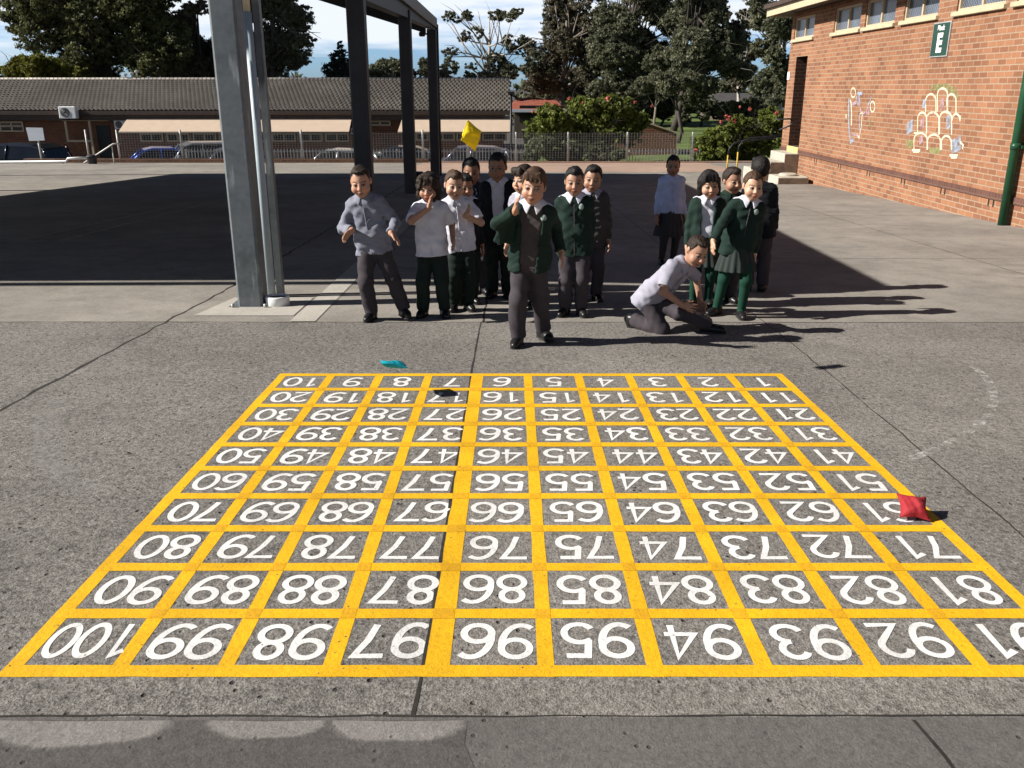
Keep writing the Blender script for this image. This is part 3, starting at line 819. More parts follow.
m = MB(); m.quad((bx0, RY, RZ), (bx1, RY, RZ), (bx1, BY+10, EZ), (bx0, BY+10, EZ)); m.quad((bx0+.2,BY+.1,EZ-.02),(bx0+.2,BY+10,EZ-.02),(bx1-.02,BY+10,EZ-.02),(bx1-.02,BY+.1,EZ-.02))
m.add([(bx1-.03, BY+.05, EZ-.02), (bx1-.03, BY+10, EZ-.02), (bx1-.03, RY, RZ-.03)], [(0,1,2)])
m.build('rear_roof', M['grey_roof'], fb)
m = MB(); m.tube([(bx0, RY, RZ+.03), (bx1, RY, RZ+.03)], .10, 8); m.build('ridge', M['tile'], fb)
m = MB(); m.box((bx0, BY-.12, EZ-.13), (bx1, BY-.005, EZ+.06)); m.build('gutter', M['fascia_brown'], fb)
m = MB(); m.box((bx0, BY+.01, EZ-.40), (bx1-.3, BY+.05, EZ-.14)); m.build('fascia', M['fascia_brown'], fb)
def awning(u0, u1):
    a = at(u0, 116, BY+.2); b_ = at(u1, 116, BY+.2); lo = at(u0, 131.5, BY-.9).z
    k = .16
    m = MB(); m.add([(a.x,BY+.2,a.z),(b_.x,BY+.2,a.z),(b_.x+.0,BY-.9,lo),(a.x-k,BY-.9,lo),
                    (a.x,BY+.2,a.z-.03),(b_.x,BY+.2,a.z-.03),(b_.x,BY-.9,lo-.03),(a.x-k,BY-.9,lo-.03)],
                    [(0,1,2,3),(7,6,5,4),(3,2,6,7),(0,3,7,4),(1,5,6,2),(0,4,5,1)])
    n_ = 7
    o = m.build('awning', M['awning'], fb)
    fr = MB()
    for s in (a.x+.1, (a.x+b_.x)/2, b_.x-.1):
        fr.tube([(s, BY-.86, lo-.05), (s, BY+.64, lo+.25)], .02, 6)
    fr.tube([(a.x-k, BY-.9, lo-.045), (b_.x, BY-.9, lo-.045)], .02, 6)
    fr.build('awning_frame', M['fascia_brown'], o)
awning(129, 352); awning(403, 511.5)
def fwin(u0, u1, v0, v1, n=2):
    a, b_ = at(u0, v0, BY+.63), at(u1, v1, BY+.63)
    m = MB(); m.box((a.x, BY+.60, b_.z), (b_.x, BY+.645, a.z)); w = m.build('window', M['win_dark'], fb)
    m = MB()
    for k in range(n+1):
        x = a.x+(b_.x-a.x)*k/n; m.box((x-.04, BY+.57, b_.z), (x+.04, BY+.598, a.z))
    for z in (a.z, b_.z, (a.z*.55+b_.z*.45)): m.box((a.x-.04, BY+.565, z-.035), (b_.x+.04, BY+.569, z+.035))
    m.build('window_frame', M['cream_metal'], w)
fwin(0, 24, 122, 131, 2)
for k in range(8):
    fwin(140+k*26.5, 163+k*26.5, 128, 141, 2)
fwin(370, 390, 118, 125, 2)
for k in range(4): fwin(405+k*26, 428+k*26, 128, 140, 2)
# entry porch: cream frame on the left
m = MB(); a, b_ = at(64, 121, BY+.2), at(93, 142, BY+.2)
m.box((a.x, BY+.18, b_.z), (a.x+.10, BY+.28, a.z)); m.box((b_.x-.10, BY+.18, b_.z-.95), (b_.x, BY+.28, a.z)); m.box((a.x+.1, BY+.19, b_.z), (b_.x-.1, BY+.27, b_.z+.10)); m.box((a.x-.1, BY+.17, a.z), (b_.x+.9, BY+.29, a.z+.16))
m.build('porch_frame', M['cream_metal'], fb)
m = MB(); a, b_ = at(95, 121, BY+.6), at(115, 170, BY+.6); m.box((a.x, BY+.60, BZ+.05), (b_.x, BY+.646, BZ+2.2)); m.build('door', M['black'], fb)
def ac_unit(u, v, y, sc, label):
    p = at(u, v, y); r = thing('air_conditioner', label, 'air conditioner', (p.x, p.y, p.z))
    w, h = .42*sc, .29*sc
    m = MB(); m.bbox((p.x-w, p.y-.15, p.z-h), (p.x+w, p.y+.18, p.z+h), .03); m.build('casing', M['white'], r)
    m = MB()
    cx_ = p.x-w*.25
    vs = [(cx_+h*.78*math.cos(t), p.y-.156, p.z+h*.78*math.sin(t)) for t in np.linspace(0, 2*math.pi, 25)[:-1]]
    m.add(vs, [tuple(range(24))]); m.build('fan_grille', M['black'], r)
    m = MB()
    for q in range(1, 4): m.tube([(cx_+h*.2*q*math.cos(t), p.y-.165, p.z+h*.2*q*math.sin(t)) for t in np.linspace(0, 2*math.pi, 17)], .008, 5, False)
    m.build('grille_ring', M['galv'], r)
    m = MB()
    for s in (-.7, .7): m.box((p.x+w*s-.03, p.y-.13, p.z-h-.05), (p.x+w*s+.03, BY+.66, p.z-h-.003))
    m.build('bracket', M['fascia_brown'], r)
ac_unit(68.5, 112.5, BY-.32, 1.0, 'white air conditioner unit fixed at the roof edge of the long building')
ac_unit(121.5, 124.5, BY+.3, .75, 'shaded air conditioner unit on the wall left of the beige awning')
ac_unit(356, 131, BY+.3, .55, 'small air conditioner unit on the wall right of the beige awning')
# roof aerial
p = at(134, 80, RY); ra = thing('roof_vent', 'small pale vent cowls on the ridge of the tiled roof', 'roof vent', (p.x, RY, RZ))
for dx, hh in ((-.45, .14), (-.1, .20), (.2, .30)):
    m = MB(); m.lathe([(.05, 0), (.05, hh), (.12, hh+.01), (.12, hh+.1), (.02, hh+.14)], (p.x+dx, RY, RZ+.08), 10); m.build('cowl', M['galv'], ra)

# far houses
def house(name, label, u0, u1, vr, ve, Y, roofm, d=8):
    a, b_ = at(u0, ve, Y), at(u1, ve, Y); rz = at(u0, vr, Y+d/2).z; z0 = -1.6
    h = thing('house', label, 'house', ((a.x+b_.x)/2, Y, z0))
    m = MB(); m.box((a.x+.4, Y+.4, z0), (b_.x-.4, Y+d-.4, a.z-.02)); m.build('wall', M['house_wall'], h)
    m = MB(); i = (b_.x-a.x)*.16
    m.add([(a.x,Y,a.z),(b_.x,Y,a.z),(b_.x,Y+d,a.z),(a.x,Y+d,a.z),(a.x+i,Y+d/2,rz),(b_.x-i,Y+d/2,rz)],
          [(0,1,5,4),(1,2,5),(2,3,4,5),(3,0,4),(3,2,1,0)])
    m.build('roof', roofm, h)
    m = MB(); m.box((a.x-.05, Y-.12, a.z-.16), (b_.x+.05, Y-.005, a.z+.02)); m.build('gutter', M['off_white'], h)
    for f in (.2, .6):
        x = a.x+(b_.x-a.x)*f; m = MB(); m.box((x, Y+.36, z0+1.0), (x+1.6, Y+.398, z0+2.0)); m.build('window', M['win_dark'], h)
house('house', 'distant house with a red tiled roof seen behind the left flowering shrub', 508, 566, 98, 109.5, 58, M['red_roof'])
house('house', 'distant house with a grey roof under the dark trees', 716, 768, 93, 104.5, 70, M['grey_roof'])

# ------------------------------------------------------------------ brick walls and fence line
m = MB(); kx = at(428, 165, YF).x
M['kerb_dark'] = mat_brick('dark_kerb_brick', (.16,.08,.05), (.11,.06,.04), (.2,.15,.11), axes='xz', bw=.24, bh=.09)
kz = gz(YF)
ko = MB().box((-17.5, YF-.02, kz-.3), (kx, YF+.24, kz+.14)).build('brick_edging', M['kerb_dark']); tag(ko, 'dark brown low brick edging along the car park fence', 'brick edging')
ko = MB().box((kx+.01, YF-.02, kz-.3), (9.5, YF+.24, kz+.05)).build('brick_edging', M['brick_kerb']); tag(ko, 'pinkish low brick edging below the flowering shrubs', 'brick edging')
# ramp wall with a sloping coping
a = at(640, 121, 38.5); b_ = at(677, 134, 38.5)
rw = thing('brick_wall', 'dark red brick wall with a sloping top on the lawn', 'brick wall', ((a.x+b_.x)/2, 38.5, -1.5))
x0 = at(606, 121, 38.5).x
m = MB(); m.prism([(x0, -1.6), (b_.x, -1.6), (b_.x, b_.z), (a.x, a.z), (x0, a.z+.1)], 'y', 38.5, 41.5); m.build('wall', M['brick_far'], rw)
m = MB(); m.prism([(x0, a.z+.103), (a.x, a.z+.003), (b_.x+.05, b_.z+.003), (b_.x+.05, b_.z+.06), (a.x, a.z+.07), (x0, a.z+.17)], 'y', 38.45, 41.55); m.build('coping', M['cream_metal'], rw)

# mesh fence on the brick edging
fe = thing('mesh_fence', 'long wire mesh fence on galvanised posts along the back of the yard', 'fence', (0, YF+.1, kz))
FY = YF+.11
posts = [40, 88, 119, 182, 241, 302, 362, 423, 468, 516, 568, 627, 692]
fz0, fz1 = kz+.10, kz+1.06
for u in posts:
    x = at(u, 150, FY).x
    m = MB(); top = fz1 if u > 500 else fz1+.08
    m.tube([(x, FY, kz), (x, FY, top)], .032 if u > 500 else .035, 8); m.build('post', M['galv_post'], fe)
xa, xb = at(120, 150, FY).x, at(694, 150, FY).x
m = MB()
k = 0; x = xa
while x < xb:
    w = .0020; m.box((x-w, FY-.045, fz0+.02), (x+w, FY-.039, fz1-.02)); x += .10
z = fz0+.02
while z < fz1:
    m.box((xa, FY-.0385, z-.0020), (xb, FY-.0325, z+.0020)); z += .06
mo = m.build('wire_mesh', M['galv'], fe); mo['kind'] = 'stuff'
# picket fence of the car park
pf = thing('picket_fence', 'grey metal picket fence between the car park and the yard', 'fence', (0, YF+1.2, -1.6))
PY = YF+1.1; pz1 = at(300, 149, PY).z; pz0 = at(300, 167, PY).z - .3
xa, xb = at(185, 150, PY).x, at(700, 150, PY).x
m = MB(); m.box((xa, PY+.012, pz1-.10), (xb, PY+.035, pz1-.06)); m.box((xa, PY+.012, pz0+.05), (xb, PY+.035, pz0+.09)); m.build('rail', M['galv'], pf)
m = MB(); x = xa
while x < xb: m.box((x-.011, PY-.011, pz0), (x+.011, PY+.011, pz1)); x += .118
mo = m.build('picket', M['galv'], pf); mo['kind'] = 'stuff'
m = MB(); x = xa
while x < xb+.1: m.box((x-.03, PY+.04, -2.6), (x+.03, PY+.1, pz1)); x += 2.6
m.build('post', M['galv'], pf)

# left side: white pipe rail, sign board, sloping rail, bollards
a, b_ = at(-40, 162.5, YF-.5), at(66, 161.5, YF-.5)
pr = thing('pipe_rail', 'long white horizontal pipe rail at the left edge of the yard', 'rail', (b_.x, YF-.5, gz(YF)))
m = MB(); m.smooth = True; m.tube([a, b_, b_+Vector((.08,0,.10)), b_+Vector((.75,0,.13))], .045, 10); m.build('rail', M['white'], pr)
for f in (.1, .45, .62, .97):
    q = a.lerp(b_, f); m = MB(); m.tube([(q.x, q.y+.01, gz(YF)-.05), (q.x, q.y+.01, q.z-.03)], .03, 8); m.build('post', M['dark_steel'], pr)
a = at(43, 166, YF-.1); b_ = at(37.5, 138, YF-.1)
nb = thing('notice_board', 'blank pale notice board on a leaning post by the car park', 'sign', (a.x, a.y, gz(YF)))
m = MB(); m.tube([(a.x, a.y, gz(YF)-.02), (b_.x, b_.y, b_.z)], .028, 8); m.build('post', M['galv_post'], nb)
q0, q1 = at(28, 141, YF-.14), at(42.5, 127.5, YF-.14)
m = MB(); m.add([(q0.x+.04,q0.y,q0.z),(q1.x,q0.y,q0.z+.02),(q1.x,q0.y,q1.z-.01),(q0.x,q0.y,q1.z)], [(0,1,2,3)])
m.add([(q0.x+.04,q0.y+.015,q0.z),(q1.x,q0.y+.015,q0.z+.02),(q1.x,q0.y+.015,q1.z-.01),(q0.x,q0.y+.015,q1.z)], [(3,2,1,0)])
m.add([(q0.x+.04,q0.y,q0.z),(q1.x,q0.y,q0.z+.02),(q1.x,q0.y,q1.z-.01),(q0.x,q0.y,q1.z),(q0.x+.04,q0.y+.015,q0.z),(q1.x,q0.y+.015,q0.z+.02),(q1.x,q0.y+.015,q1.z-.01),(q0.x,q0.y+.015,q1.z)], [(0,1,5,4),(1,2,6,5),(2,3,7,6),(3,0,4,7)])
m.build('board', M['off_white'], nb)
a, b_ = at(84, 163, YF-.6), at(113, 144, YF-.6)
sr = thing('handrail', 'pale sloping handrail near the building porch', 'handrail', (a.x, a.y, gz(a.y)))
m = MB(); m.tube([a, b_, b_+Vector((.25,0,.01))], .028, 8); m.build('rail', M['galv_post'], sr)
for q in (a.lerp(b_, .12), a.lerp(b_, .95)):
    m = MB(); m.tube([(q.x, q.y+.02, gz(q.y)-.3), (q.x, q.y+.02, q.z-.02)], .024, 8); m.build('post', M['galv_post'], sr)
a = at(93, 166, YF-.8)
rb = thing('rubbish_bin', 'small dark grey bin at the foot of the sloping handrail', 'bin', (a.x, a.y, gz(a.y)))
m = MB(); m.smooth = True; m.lathe([(.13,0),(.15,.03),(.17,.22),(.18,.24)], (a.x, a.y, gz(a.y)), 14); m.build('body', M['dark_steel'], rb)
m = MB(); m.smooth = True; m.lathe([(.19,.242),(.18,.27),(.10,.31),(.02,.32)], (a.x, a.y, gz(a.y)), 14); m.build('lid', M['dark_steel'], rb)
# tall dark lamp pole at the right end of the back building
a = at(511, 94, YF+6)
lp = thing('light_pole', 'thin black light pole at the right end of the long building', 'light pole', (a.x, YF+6, -2.5))
m = MB(); m.tube([(a.x, YF+6, -2.6), (a.x, YF+6, a.z)], .045, 8); m.build('pole', M['black'], lp)
m = MB(); m.bbox((a.x-.14, YF+5.86, a.z-.02), (a.x+.14, YF+6.14, a.z+.1), .02); m.build('lamp_head', M['black'], lp)
# ------------------------------------------------------------------ trees and shrubs
def leaf_mesh(centers, radii, n_leaf, size, rng, flat=.75, clump=.0):
    """leaf quads in clumps filling ellipsoidal blobs"""
    C = []; 
    for c, r, n in zip(centers, radii, n_leaf):
        c = np.array(c); r = np.array(r if hasattr(r, '__len__') else (r, r, r*flat))
        k = max(5, int(n/34))
        d = rng.normal(size=(k, 3)); d /= np.linalg.norm(d, axis=1)[:, None]
        cc = d*(rng.uniform(.25, 1.0, (k, 1))**.45)*r
        cr = r.mean()*rng.uniform(.10, .26, (k, 1))
        j = rng.integers(0, k, n)
        e = rng.normal(size=(n, 3))*.55
        e[:, 2] *= .62
        C.append(c + cc[j] + e*cr[j])
    C = np.concatenate(C); n = len(C)
    a = rng.normal(size=(n, 3)); a[:, 2] -= .5; a /= np.linalg.norm(a, axis=1)[:, None]
    b = rng.normal(size=(n, 3)); b -= a*(a*b).sum(1)[:, None]; b /= np.linalg.norm(b, axis=1)[:, None]
    s = size*rng.uniform(.6, 1.35, (n, 1)); w = s*rng.uniform(.30, .55, (n, 1))
    V = np.stack([C-a*s, C+b*w-a*s*.1, C+a*s, C-b*w-a*s*.1], 1).reshape(-1, 3)
    Q = np.arange(n*4).reshape(-1, 4)
    return V, Q
def tree(name, label, base, blobs, leafm, barkm, nleaf, size, seed, trunk_r=.25, lean=(0,0), cat='tree', group=None, limbs=True, bend=.3):
    if cat == 'tree': nleaf = int(nleaf*3.0); size *= .52
    rng = np.random.default_rng(seed); rs = random.Random(seed)
    t = thing(name, label, cat, base, group)
    B = Vector(base)
    cs = [np.array(c) for c, r in blobs]; rad = [r for c, r in blobs]
    vol = np.array([(np.prod(r)**(1/3) if hasattr(r, '__len__') else r)**2 for r in rad]); ns = (nleaf*vol/vol.sum()).astype(int)
    V, Q = leaf_mesh(cs, rad, ns, size, rng)
    me = np_mesh('crown', V - np.array(B), Q, False); o = link('crown', me, leafm, t)
    m = MB(); top = Vector(np.mean(cs, axis=0)); hi = max(c[2] for c in cs); fork = B.lerp(top, .55); fork.x = B.x + (top.x-B.x)*.4; fork.y = B.y+(top.y-B.y)*.4; spire = Vector((top.x, top.y, hi*.9+top.z*.1))
    m.tube([B-Vector((0,0,.2)), B.lerp(fork, .35)+Vector((rs.uniform(-1,1)*bend,0,0)), fork], [trunk_r*1.25, trunk_r, trunk_r*.75], 9)
    if limbs:
        m.tube([fork, fork.lerp(spire, .5)+Vector((rs.uniform(-1,1)*bend,0,0)), spire], [trunk_r*.75, trunk_r*.45, trunk_r*.1], 7)
        for c in cs[::2]:
            c = Vector(c); f0 = fork; fork = fork.lerp(spire, rs.uniform(0, .75)) if c.z > fork.z+1 else f0; mid = fork.lerp(c, .5) + Vector((rs.uniform(-1,1), rs.uniform(-1,1), rs.uniform(-.5,.3)))*bend*1.5
            m.tube([fork-Vector((0,0,.15)), mid, c], [trunk_r*.30, trunk_r*.19, trunk_r*.05], 6)
            for k in range(2):
                e = c + Vector((rs.uniform(-1,1), rs.uniform(-1,1), rs.uniform(-.4,.8)))*1.3
                m.tube([mid, mid.lerp(e, .6)+Vector((0,0,.25)), e], [trunk_r*.11, trunk_r*.08, trunk_r*.03], 5)
            fork = f0
    m.build('trunk', barkm, t)
    return t
def pblobs(lst, Y, spread=2.2, seed=0, sub=4, fl=.8):
    """(u, v, r_px) crowns seen at depth Y become clusters of blobs in space"""
    rs = random.Random(seed); out = []
    for (u, v, rp) in lst:
        y = Y + rs.uniform(-1, 1)*spread*.6; c = at(u, v, y); r = rp/FOC*y
        for k in range(sub):
            d = Vector((rs.gauss(0,1), rs.gauss(0,1), rs.gauss(0,1))).normalized()*r*.55
            rr = r*rs.uniform(.42, .66)
            out.append(((c.x+d.x, c.y+d.y, c.z+d.z*.8), (rr, rr, rr*fl)))
    return out
def groundpt(u, Y, z): p = at(u, 120, Y); return (p.x, Y, z)
GRP = 'tall trees beyond the school buildings'
# big dark spreading tree on the left
tree('broadleaf_tree', 'huge dark spreading tree filling the sky above the left half of the tiled roof', groundpt(105, 57, -2.5),
     pblobs([(30,-10,42),(80,-20,50),(130,-8,44),(55,28,34),(105,30,40),(150,30,36),(85,60,26),(130,62,30),(165,55,26),(180,68,20),(150,72,22),(100,74,20),(20,18,22),(160,10,26),(140,-50,50),(60,-55,50)], 58, 4, 3, 5), M['fig'], M['bark_dark'], 62000, .20, 11, .55, group=GRP)
tree('bushy_tree', 'rounded yellow green bushy tree behind the left end of the tiled roof', groundpt(42, 54, -2.5),
     pblobs([(15,72,17),(45,70,18),(70,75,16),(-10,76,18),(35,78,22),(62,80,22),(20,66,14),(78,70,14)], 54.5, 2, 4, 6, .7), M['yellowgreen'], M['bark_dark'], 30000, .15, 12, .2, group=GRP)
tree('gum_tree', 'dark gum tree with brownish foliage behind the pale steel column', groundpt(195, 60, -2.5),
     pblobs([(185,30,20),(200,50,24),(175,62,22),(210,72,22),(195,10,12),(225,45,18)], 60, 3, 5, 5), M['gum_brown'], M['bark_dark'], 20000, .19, 13, .3, group=GRP)
tree('gum_tree', 'dense gum tree rising between the downpipe and the second shelter column', groundpt(268, 60, -2.5),
     pblobs([(258,10,26),(285,20,24),(262,45,28),(290,52,22),(272,72,24),(300,60,12),(245,65,20),(270,-20,26),(306,40,8)], 60, 3, 6, 5), M['gum'], M['bark_dark'], 30000, .19, 14, .35, group=GRP)
tree('conifer_tree', 'small pointed conifer behind the roof left of the second shelter column', groundpt(340, 62, -2.5),
     [((at(340+dx, v, 62).x, 62, at(340, v, 62).z), (w, w, .5)) for v, w, dx in ((46,.18,0),(52,.35,2),(58,.55,-2),(64,.8,2),(70,1.0,-3),(76,1.15,2),(82,1.3,0))], M['conifer'], M['bark_dark'], 6000, .14, 15, .14, limbs=False, group=GRP)
tree('gum_tree', 'low rounded gum tree seen between the second and third shelter columns', groundpt(392, 64, -2.5),
     pblobs([(385,66,14),(398,62,12),(376,74,13),(392,78,16),(410,76,10)], 64, 2, 8, 4), M['gum'], M['bark_pale'], 8000, .16, 16, .18, group=GRP)
tree('gum_tree', 'low dark gum tree seen just right of the fourth shelter column', groundpt(443, 64, -2.5),
     pblobs([(428,64,12),(448,74,14),(438,82,13),(470,80,14),(424,76,9)], 64, 2, 9, 4), M['gum'], M['bark'], 7500, .16, 17, .18, group=GRP)
# open gum with see-through crown
og = tree('gum_tree', 'open gum tree with thin pale branches and scattered leaf clumps against the sky', groundpt(486, 62, -2.5),
     pblobs([(452,18,9),(470,12,10),(500,20,11),(518,16,10),(462,36,9),(510,45,12),(450,54,8),(492,60,12),(478,32,7),(525,40,8),(505,72,14),(530,62,14),(488,76,12),(470,66,7)], 62, 2, 10, 3), M['gum'], M['bark_pale'], 9500, .17, 18, .24, bend=.25, group=GRP)
# right hand mass of gums
tree('gum_tree', 'tall gum tree with patchy crown at the left end of the dark tree mass', groundpt(560, 66, -1.6),
     pblobs([(552,25,20),(575,15,22),(548,55,20),(572,50,22),(560,80,20),(590,70,20),(540,85,18),(538,68,16),(535,50,13),(580,92,16),(590,-8,22),(556,2,16),(597,22,16),(600,45,14),(585,40,18),(560,40,16)], 66, 3, 19, 5), M['gum_brown'], M['bark'], 30000, .19, 21, .35, group=GRP)
tree('gum_tree', 'very tall dense gum tree with dark rounded crown behind the left flowering shrub', groundpt(620, 62, -1.5),
     pblobs([(612,20,26),(640,10,28),(618,50,28),(648,45,28),(630,78,26),(604,84,18),(655,80,22),(600,64,22),(628,28,20),(640,92,18),(630,-20,28),(668,20,22),(665,60,20)], 62, 3, 20, 5), M['gum'], M['bark_dark'], 48000, .19, 22, .35, bend=.12, group=GRP)
tree('gum_tree', 'broad dark gum tree standing above the lawn in the middle of the tree mass', groundpt(672, 56, -1.25),
     pblobs([(690,15,26),(715,30,24),(690,50,26),(720,60,22),(672,75,20),(700,82,22),(730,40,16),(712,5,20),(740,72,14),(690,92,16),(662,60,18),(690,-20,26)], 56, 3, 23, 5), M['gum'], M['bark_dark'], 46000, .18, 23, .20, bend=.12, group=GRP)
tree('gum_tree', 'slender gum tree with sparse upper branches right of the tree mass', groundpt(737, 60, -1.3),
     pblobs([(735,30,14),(752,45,12),(730,58,14),(748,70,14),(738,84,14),(722,12,14),(745,15,9),(752,28,10),(757,58,11),(742,70,14),(725,50,14)], 60, 3, 24, 4), M['gum_brown'], M['bark_pale'], 15000, .18, 24, .13, group=GRP)
tree('gum_tree', 'dark gum tree rising beside the corner of the brick building', groundpt(782, 48, -1.3),
     pblobs([(768,12,20),(785,30,22),(770,45,16),(780,62,18),(768,80,14),(790,85,16),(765,-12,20),(775,96,12)], 48, 2, 25, 5), M['gum'], M['bark_pale'], 24000, .16, 25, .2, group=GRP)
for i, (u, v, Y, lab) in enumerate(((600,100,78,'far dark tree low behind the red roofed house'),(660,98,80,'far dark tree low behind the lawn'),(720,98,84,'far dark tree low behind the grey roofed house'),(570,94,76,'far dark tree low behind the left gum trees'))):
    tree('gum_tree', lab, groundpt(u, Y, -1.5), pblobs([(u-18,v-12,16),(u+15,v-14,17),(u-20,v+6,14),(u+4,v,18),(u+22,v+6,14)], Y, 3, 40+i, 5), M['gum'], M['bark_dark'], 10000, .24, 30+i, .3, group=GRP)
for i, (u, Y, lab) in enumerate(((622,60,'low dark leafy tree at the back of the lawn, left of the slim trunks'),(664,62,'low dark leafy tree at the back of the lawn, between the slim trunks'),(702,60,'low dark leafy tree at the back of the lawn, left of the grey roofed house'),(745,58,'low dark leafy tree hiding the wall of the grey roofed house'))):
    tree('bushy_tree', lab, groundpt(u, Y, -1.3), pblobs([(u-16,112,11),(u+2,110,12),(u+18,113,11),(u-8,104,9),(u+10,103,9)], Y, 1.5, 80+i, 5), M['gum'], M['bark_dark'], 7000, .16, 90+i, .1, limbs=False, group=GRP)
# slim bare trunks on the lawn
for i, (u, v0, v1, Y, r, lab) in enumerate(((677,100,136,46,.10,'dark slim trunk standing on the sunny lawn'),(656,95,127,52,.075,'pale leaning trunk at the back of the lawn'))):
    a, b_ = at(u, v1, Y), at(u-2, v0, Y); 
    tree('slim_tree', lab, (a.x, Y, -1.2), pblobs([(u-6,82,14),(u+8,78,14)], Y, 1, 60+i, 4), M['gum'], M['bark_dark'] if i == 0 else M['bark'], 5000, .15, 70+i, r, group=GRP)
# flowering shrubs behind the fence
def shrub(label, base, blobs, leafm, n, size, seed, flowers, lower=None):
    t = tree('flowering_shrub', label, base, blobs, leafm, M['bark_dark'], n, size, seed, .05, cat='shrub', bend=.08)
    rng = np.random.default_rng(seed+5)
    for (u, v, y, r) in flowers:
        c = at(u, v, y); vs = []; P = rng.normal(size=(44, 3)); P /= np.linalg.norm(P, axis=1)[:, None]
        a = rng.normal(size=(44, 3)); a /= np.linalg.norm(a, axis=1)[:, None]; b = np.cross(P, a)
        C = np.array(c) + P*r*rng.uniform(.5, 1, (44, 1)); s = r*.5
        V = np.stack([C-a*s, C+b*s, C+a*s, C-b*s], 1).reshape(-1, 3) - np.array(base)
        link('flower', np_mesh('flower', V, np.arange(44*4).reshape(-1, 4), False), M['flower'], t)
    return t
sb = groundpt(590, 34.6, -1.3)
shrub('large bright green rose shrub with red flowers on top behind the wire fence', sb,
      pblobs([(556,122,20),(582,116,22),(610,114,22),(632,122,16),(570,134,20),(600,132,20),(625,136,15),(542,130,16),(548,112,10),(590,106,12),(622,106,12),(538,148,12),(575,150,14)], 34.8, .7, 31, 8) , M['shrub'], 60000, .075, 41,
      [(608,98.5,34.2,.10),(569.5,98.5,34.2,.07),(635,102,34.2,.06),(583,103,34,.05),(652,106,34.2,.05),(533,112,34.2,.06),(540,113,34.2,.05)])
shrub('pale grey green creeping shrub growing low through the wire fence', groundpt(585, 33.5, -1.3),
      pblobs([(545,148,15),(570,152,14),(595,152,13),(615,154,11),(532,155,11),(555,158,10),(605,158,9)], 33.4, .25, 32, 8), M['shrub_grey'], 32000, .06, 42, [])
shrub('green and yellow rose shrub with red flowers beside the brick building corner', groundpt(740, 34, -1.3),
      pblobs([(715,142,16),(740,135,17),(765,125,15),(755,145,16),(720,155,11),(740,157,10),(775,138,15),(706,156,11),(770,116,12),(735,124,12),(778,120,12),(700,146,12),(725,148,16),(750,150,16)], 34, .6, 33, 8), M['shrub'], 60000, .075, 43,
      [(729,118,33.4,.09),(734,121,33.4,.08),(721,122,33.4,.07),(750,109,33.4,.07),(777,113,33.4,.08),(696,150,33.2,.07),(726,116,33.4,.06),(740,107,33.4,.05)])

# far wood closing the horizon
rng = np.random.default_rng(99); cs = []; rr = []
for i in range(120):
    x = -95 + i*1.7; y = 100 + rng.uniform(-6, 6); h = rng.uniform(2.0, 4.2)
    cs.append((x, y, h*.35-1.5)); rr.append((2.4, 2.4, h*.75))
V, Q = leaf_mesh(cs, rr, [520]*120, .38, rng)
o = link('far_woodland', np_mesh('far_woodland', V, Q, False), M['gum'], None); o['kind'] = 'stuff'; o['label'] = 'far off line of dark woodland along the horizon'; o['category'] = 'woodland'
# ------------------------------------------------------------------ sky and sun
SUN_EL, SUN_AZ = R(32.3), R(7)
w = bpy.data.worlds.new('World'); scene.world = w; w.use_nodes = True
nt = w.node_tree; bg = nt.nodes['Background']
sky = nt.nodes.new('ShaderNodeTexSky'); sky.sky_type = 'NISHITA'; sky.sun_disc = False
sky.sun_elevation = SUN_EL; sky.sun_rotation = math.atan2(-math.cos(SUN_AZ), -math.sin(SUN_AZ)) % (2*math.pi)
sky.altitude = 50; sky.air_density = 1.0; sky.dust_density = .6; sky.ozone_density = 2.0
tc = nt.nodes.new('ShaderNodeTexCoord'); mp = nt.nodes.new('ShaderNodeMapping'); mp.inputs['Scale'].default_value = (2.2, 2.2, 16)
nt.links.new(tc.outputs['Generated'], mp.inputs[0])
nz = nt.nodes.new('ShaderNodeTexNoise'); nz.inputs['Scale'].default_value = 2.6; nz.inputs['Detail'].default_value = 7; nz.inputs['Roughness'].default_value = .55
nt.links.new(mp.outputs[0], nz.inputs['Vector'])
sx = nt.nodes.new('ShaderNodeSeparateXYZ'); nt.links.new(tc.outputs['Generated'], sx.inputs[0])
ad = nt.nodes.new('ShaderNodeMath'); ad.operation = 'MULTIPLY_ADD'; ad.inputs[1].default_value = 5.0; ad.inputs[2].default_value = -.16
nt.links.new(sx.outputs[2], ad.inputs[0])
mn = nt.nodes.new('ShaderNodeMath'); mn.operation = 'MINIMUM'; mn.inputs[1].default_value = .20; nt.links.new(ad.outputs[0], mn.inputs[0])
sm_ = nt.nodes.new('ShaderNodeMath'); sm_.operation = 'ADD'; nt.links.new(nz.outputs['Fac'], sm_.inputs[0]); nt.links.new(mn.outputs[0], sm_.inputs[1])
cr = nt.nodes.new('ShaderNodeValToRGB'); cr.color_ramp.elements[0].position = .44; cr.color_ramp.elements[1].position = .66
nt.links.new(sm_.outputs[0], cr.inputs[0])
tint = nt.nodes.new('ShaderNodeMix'); tint.data_type = 'RGBA'; tint.blend_type = 'MULTIPLY'; tint.inputs[0].default_value = 1
nt.links.new(sky.outputs[0], tint.inputs[6]); tm = nt.nodes.new('ShaderNodeMix'); tm.data_type = 'RGBA'; tm.inputs[6].default_value = (.75, 1.15, 1.95, 1); tm.inputs[7].default_value = (.25, .31, .40, 1); nt.links.new(tm.outputs[2], tint.inputs[7])
mx = nt.nodes.new('ShaderNodeMix'); mx.data_type = 'RGBA'
lowm = nt.nodes.new('ShaderNodeMapRange'); lowm.inputs[1].default_value = .12; lowm.inputs[2].default_value = .24; lowm.inputs[3].default_value = 1; lowm.inputs[4].default_value = 0
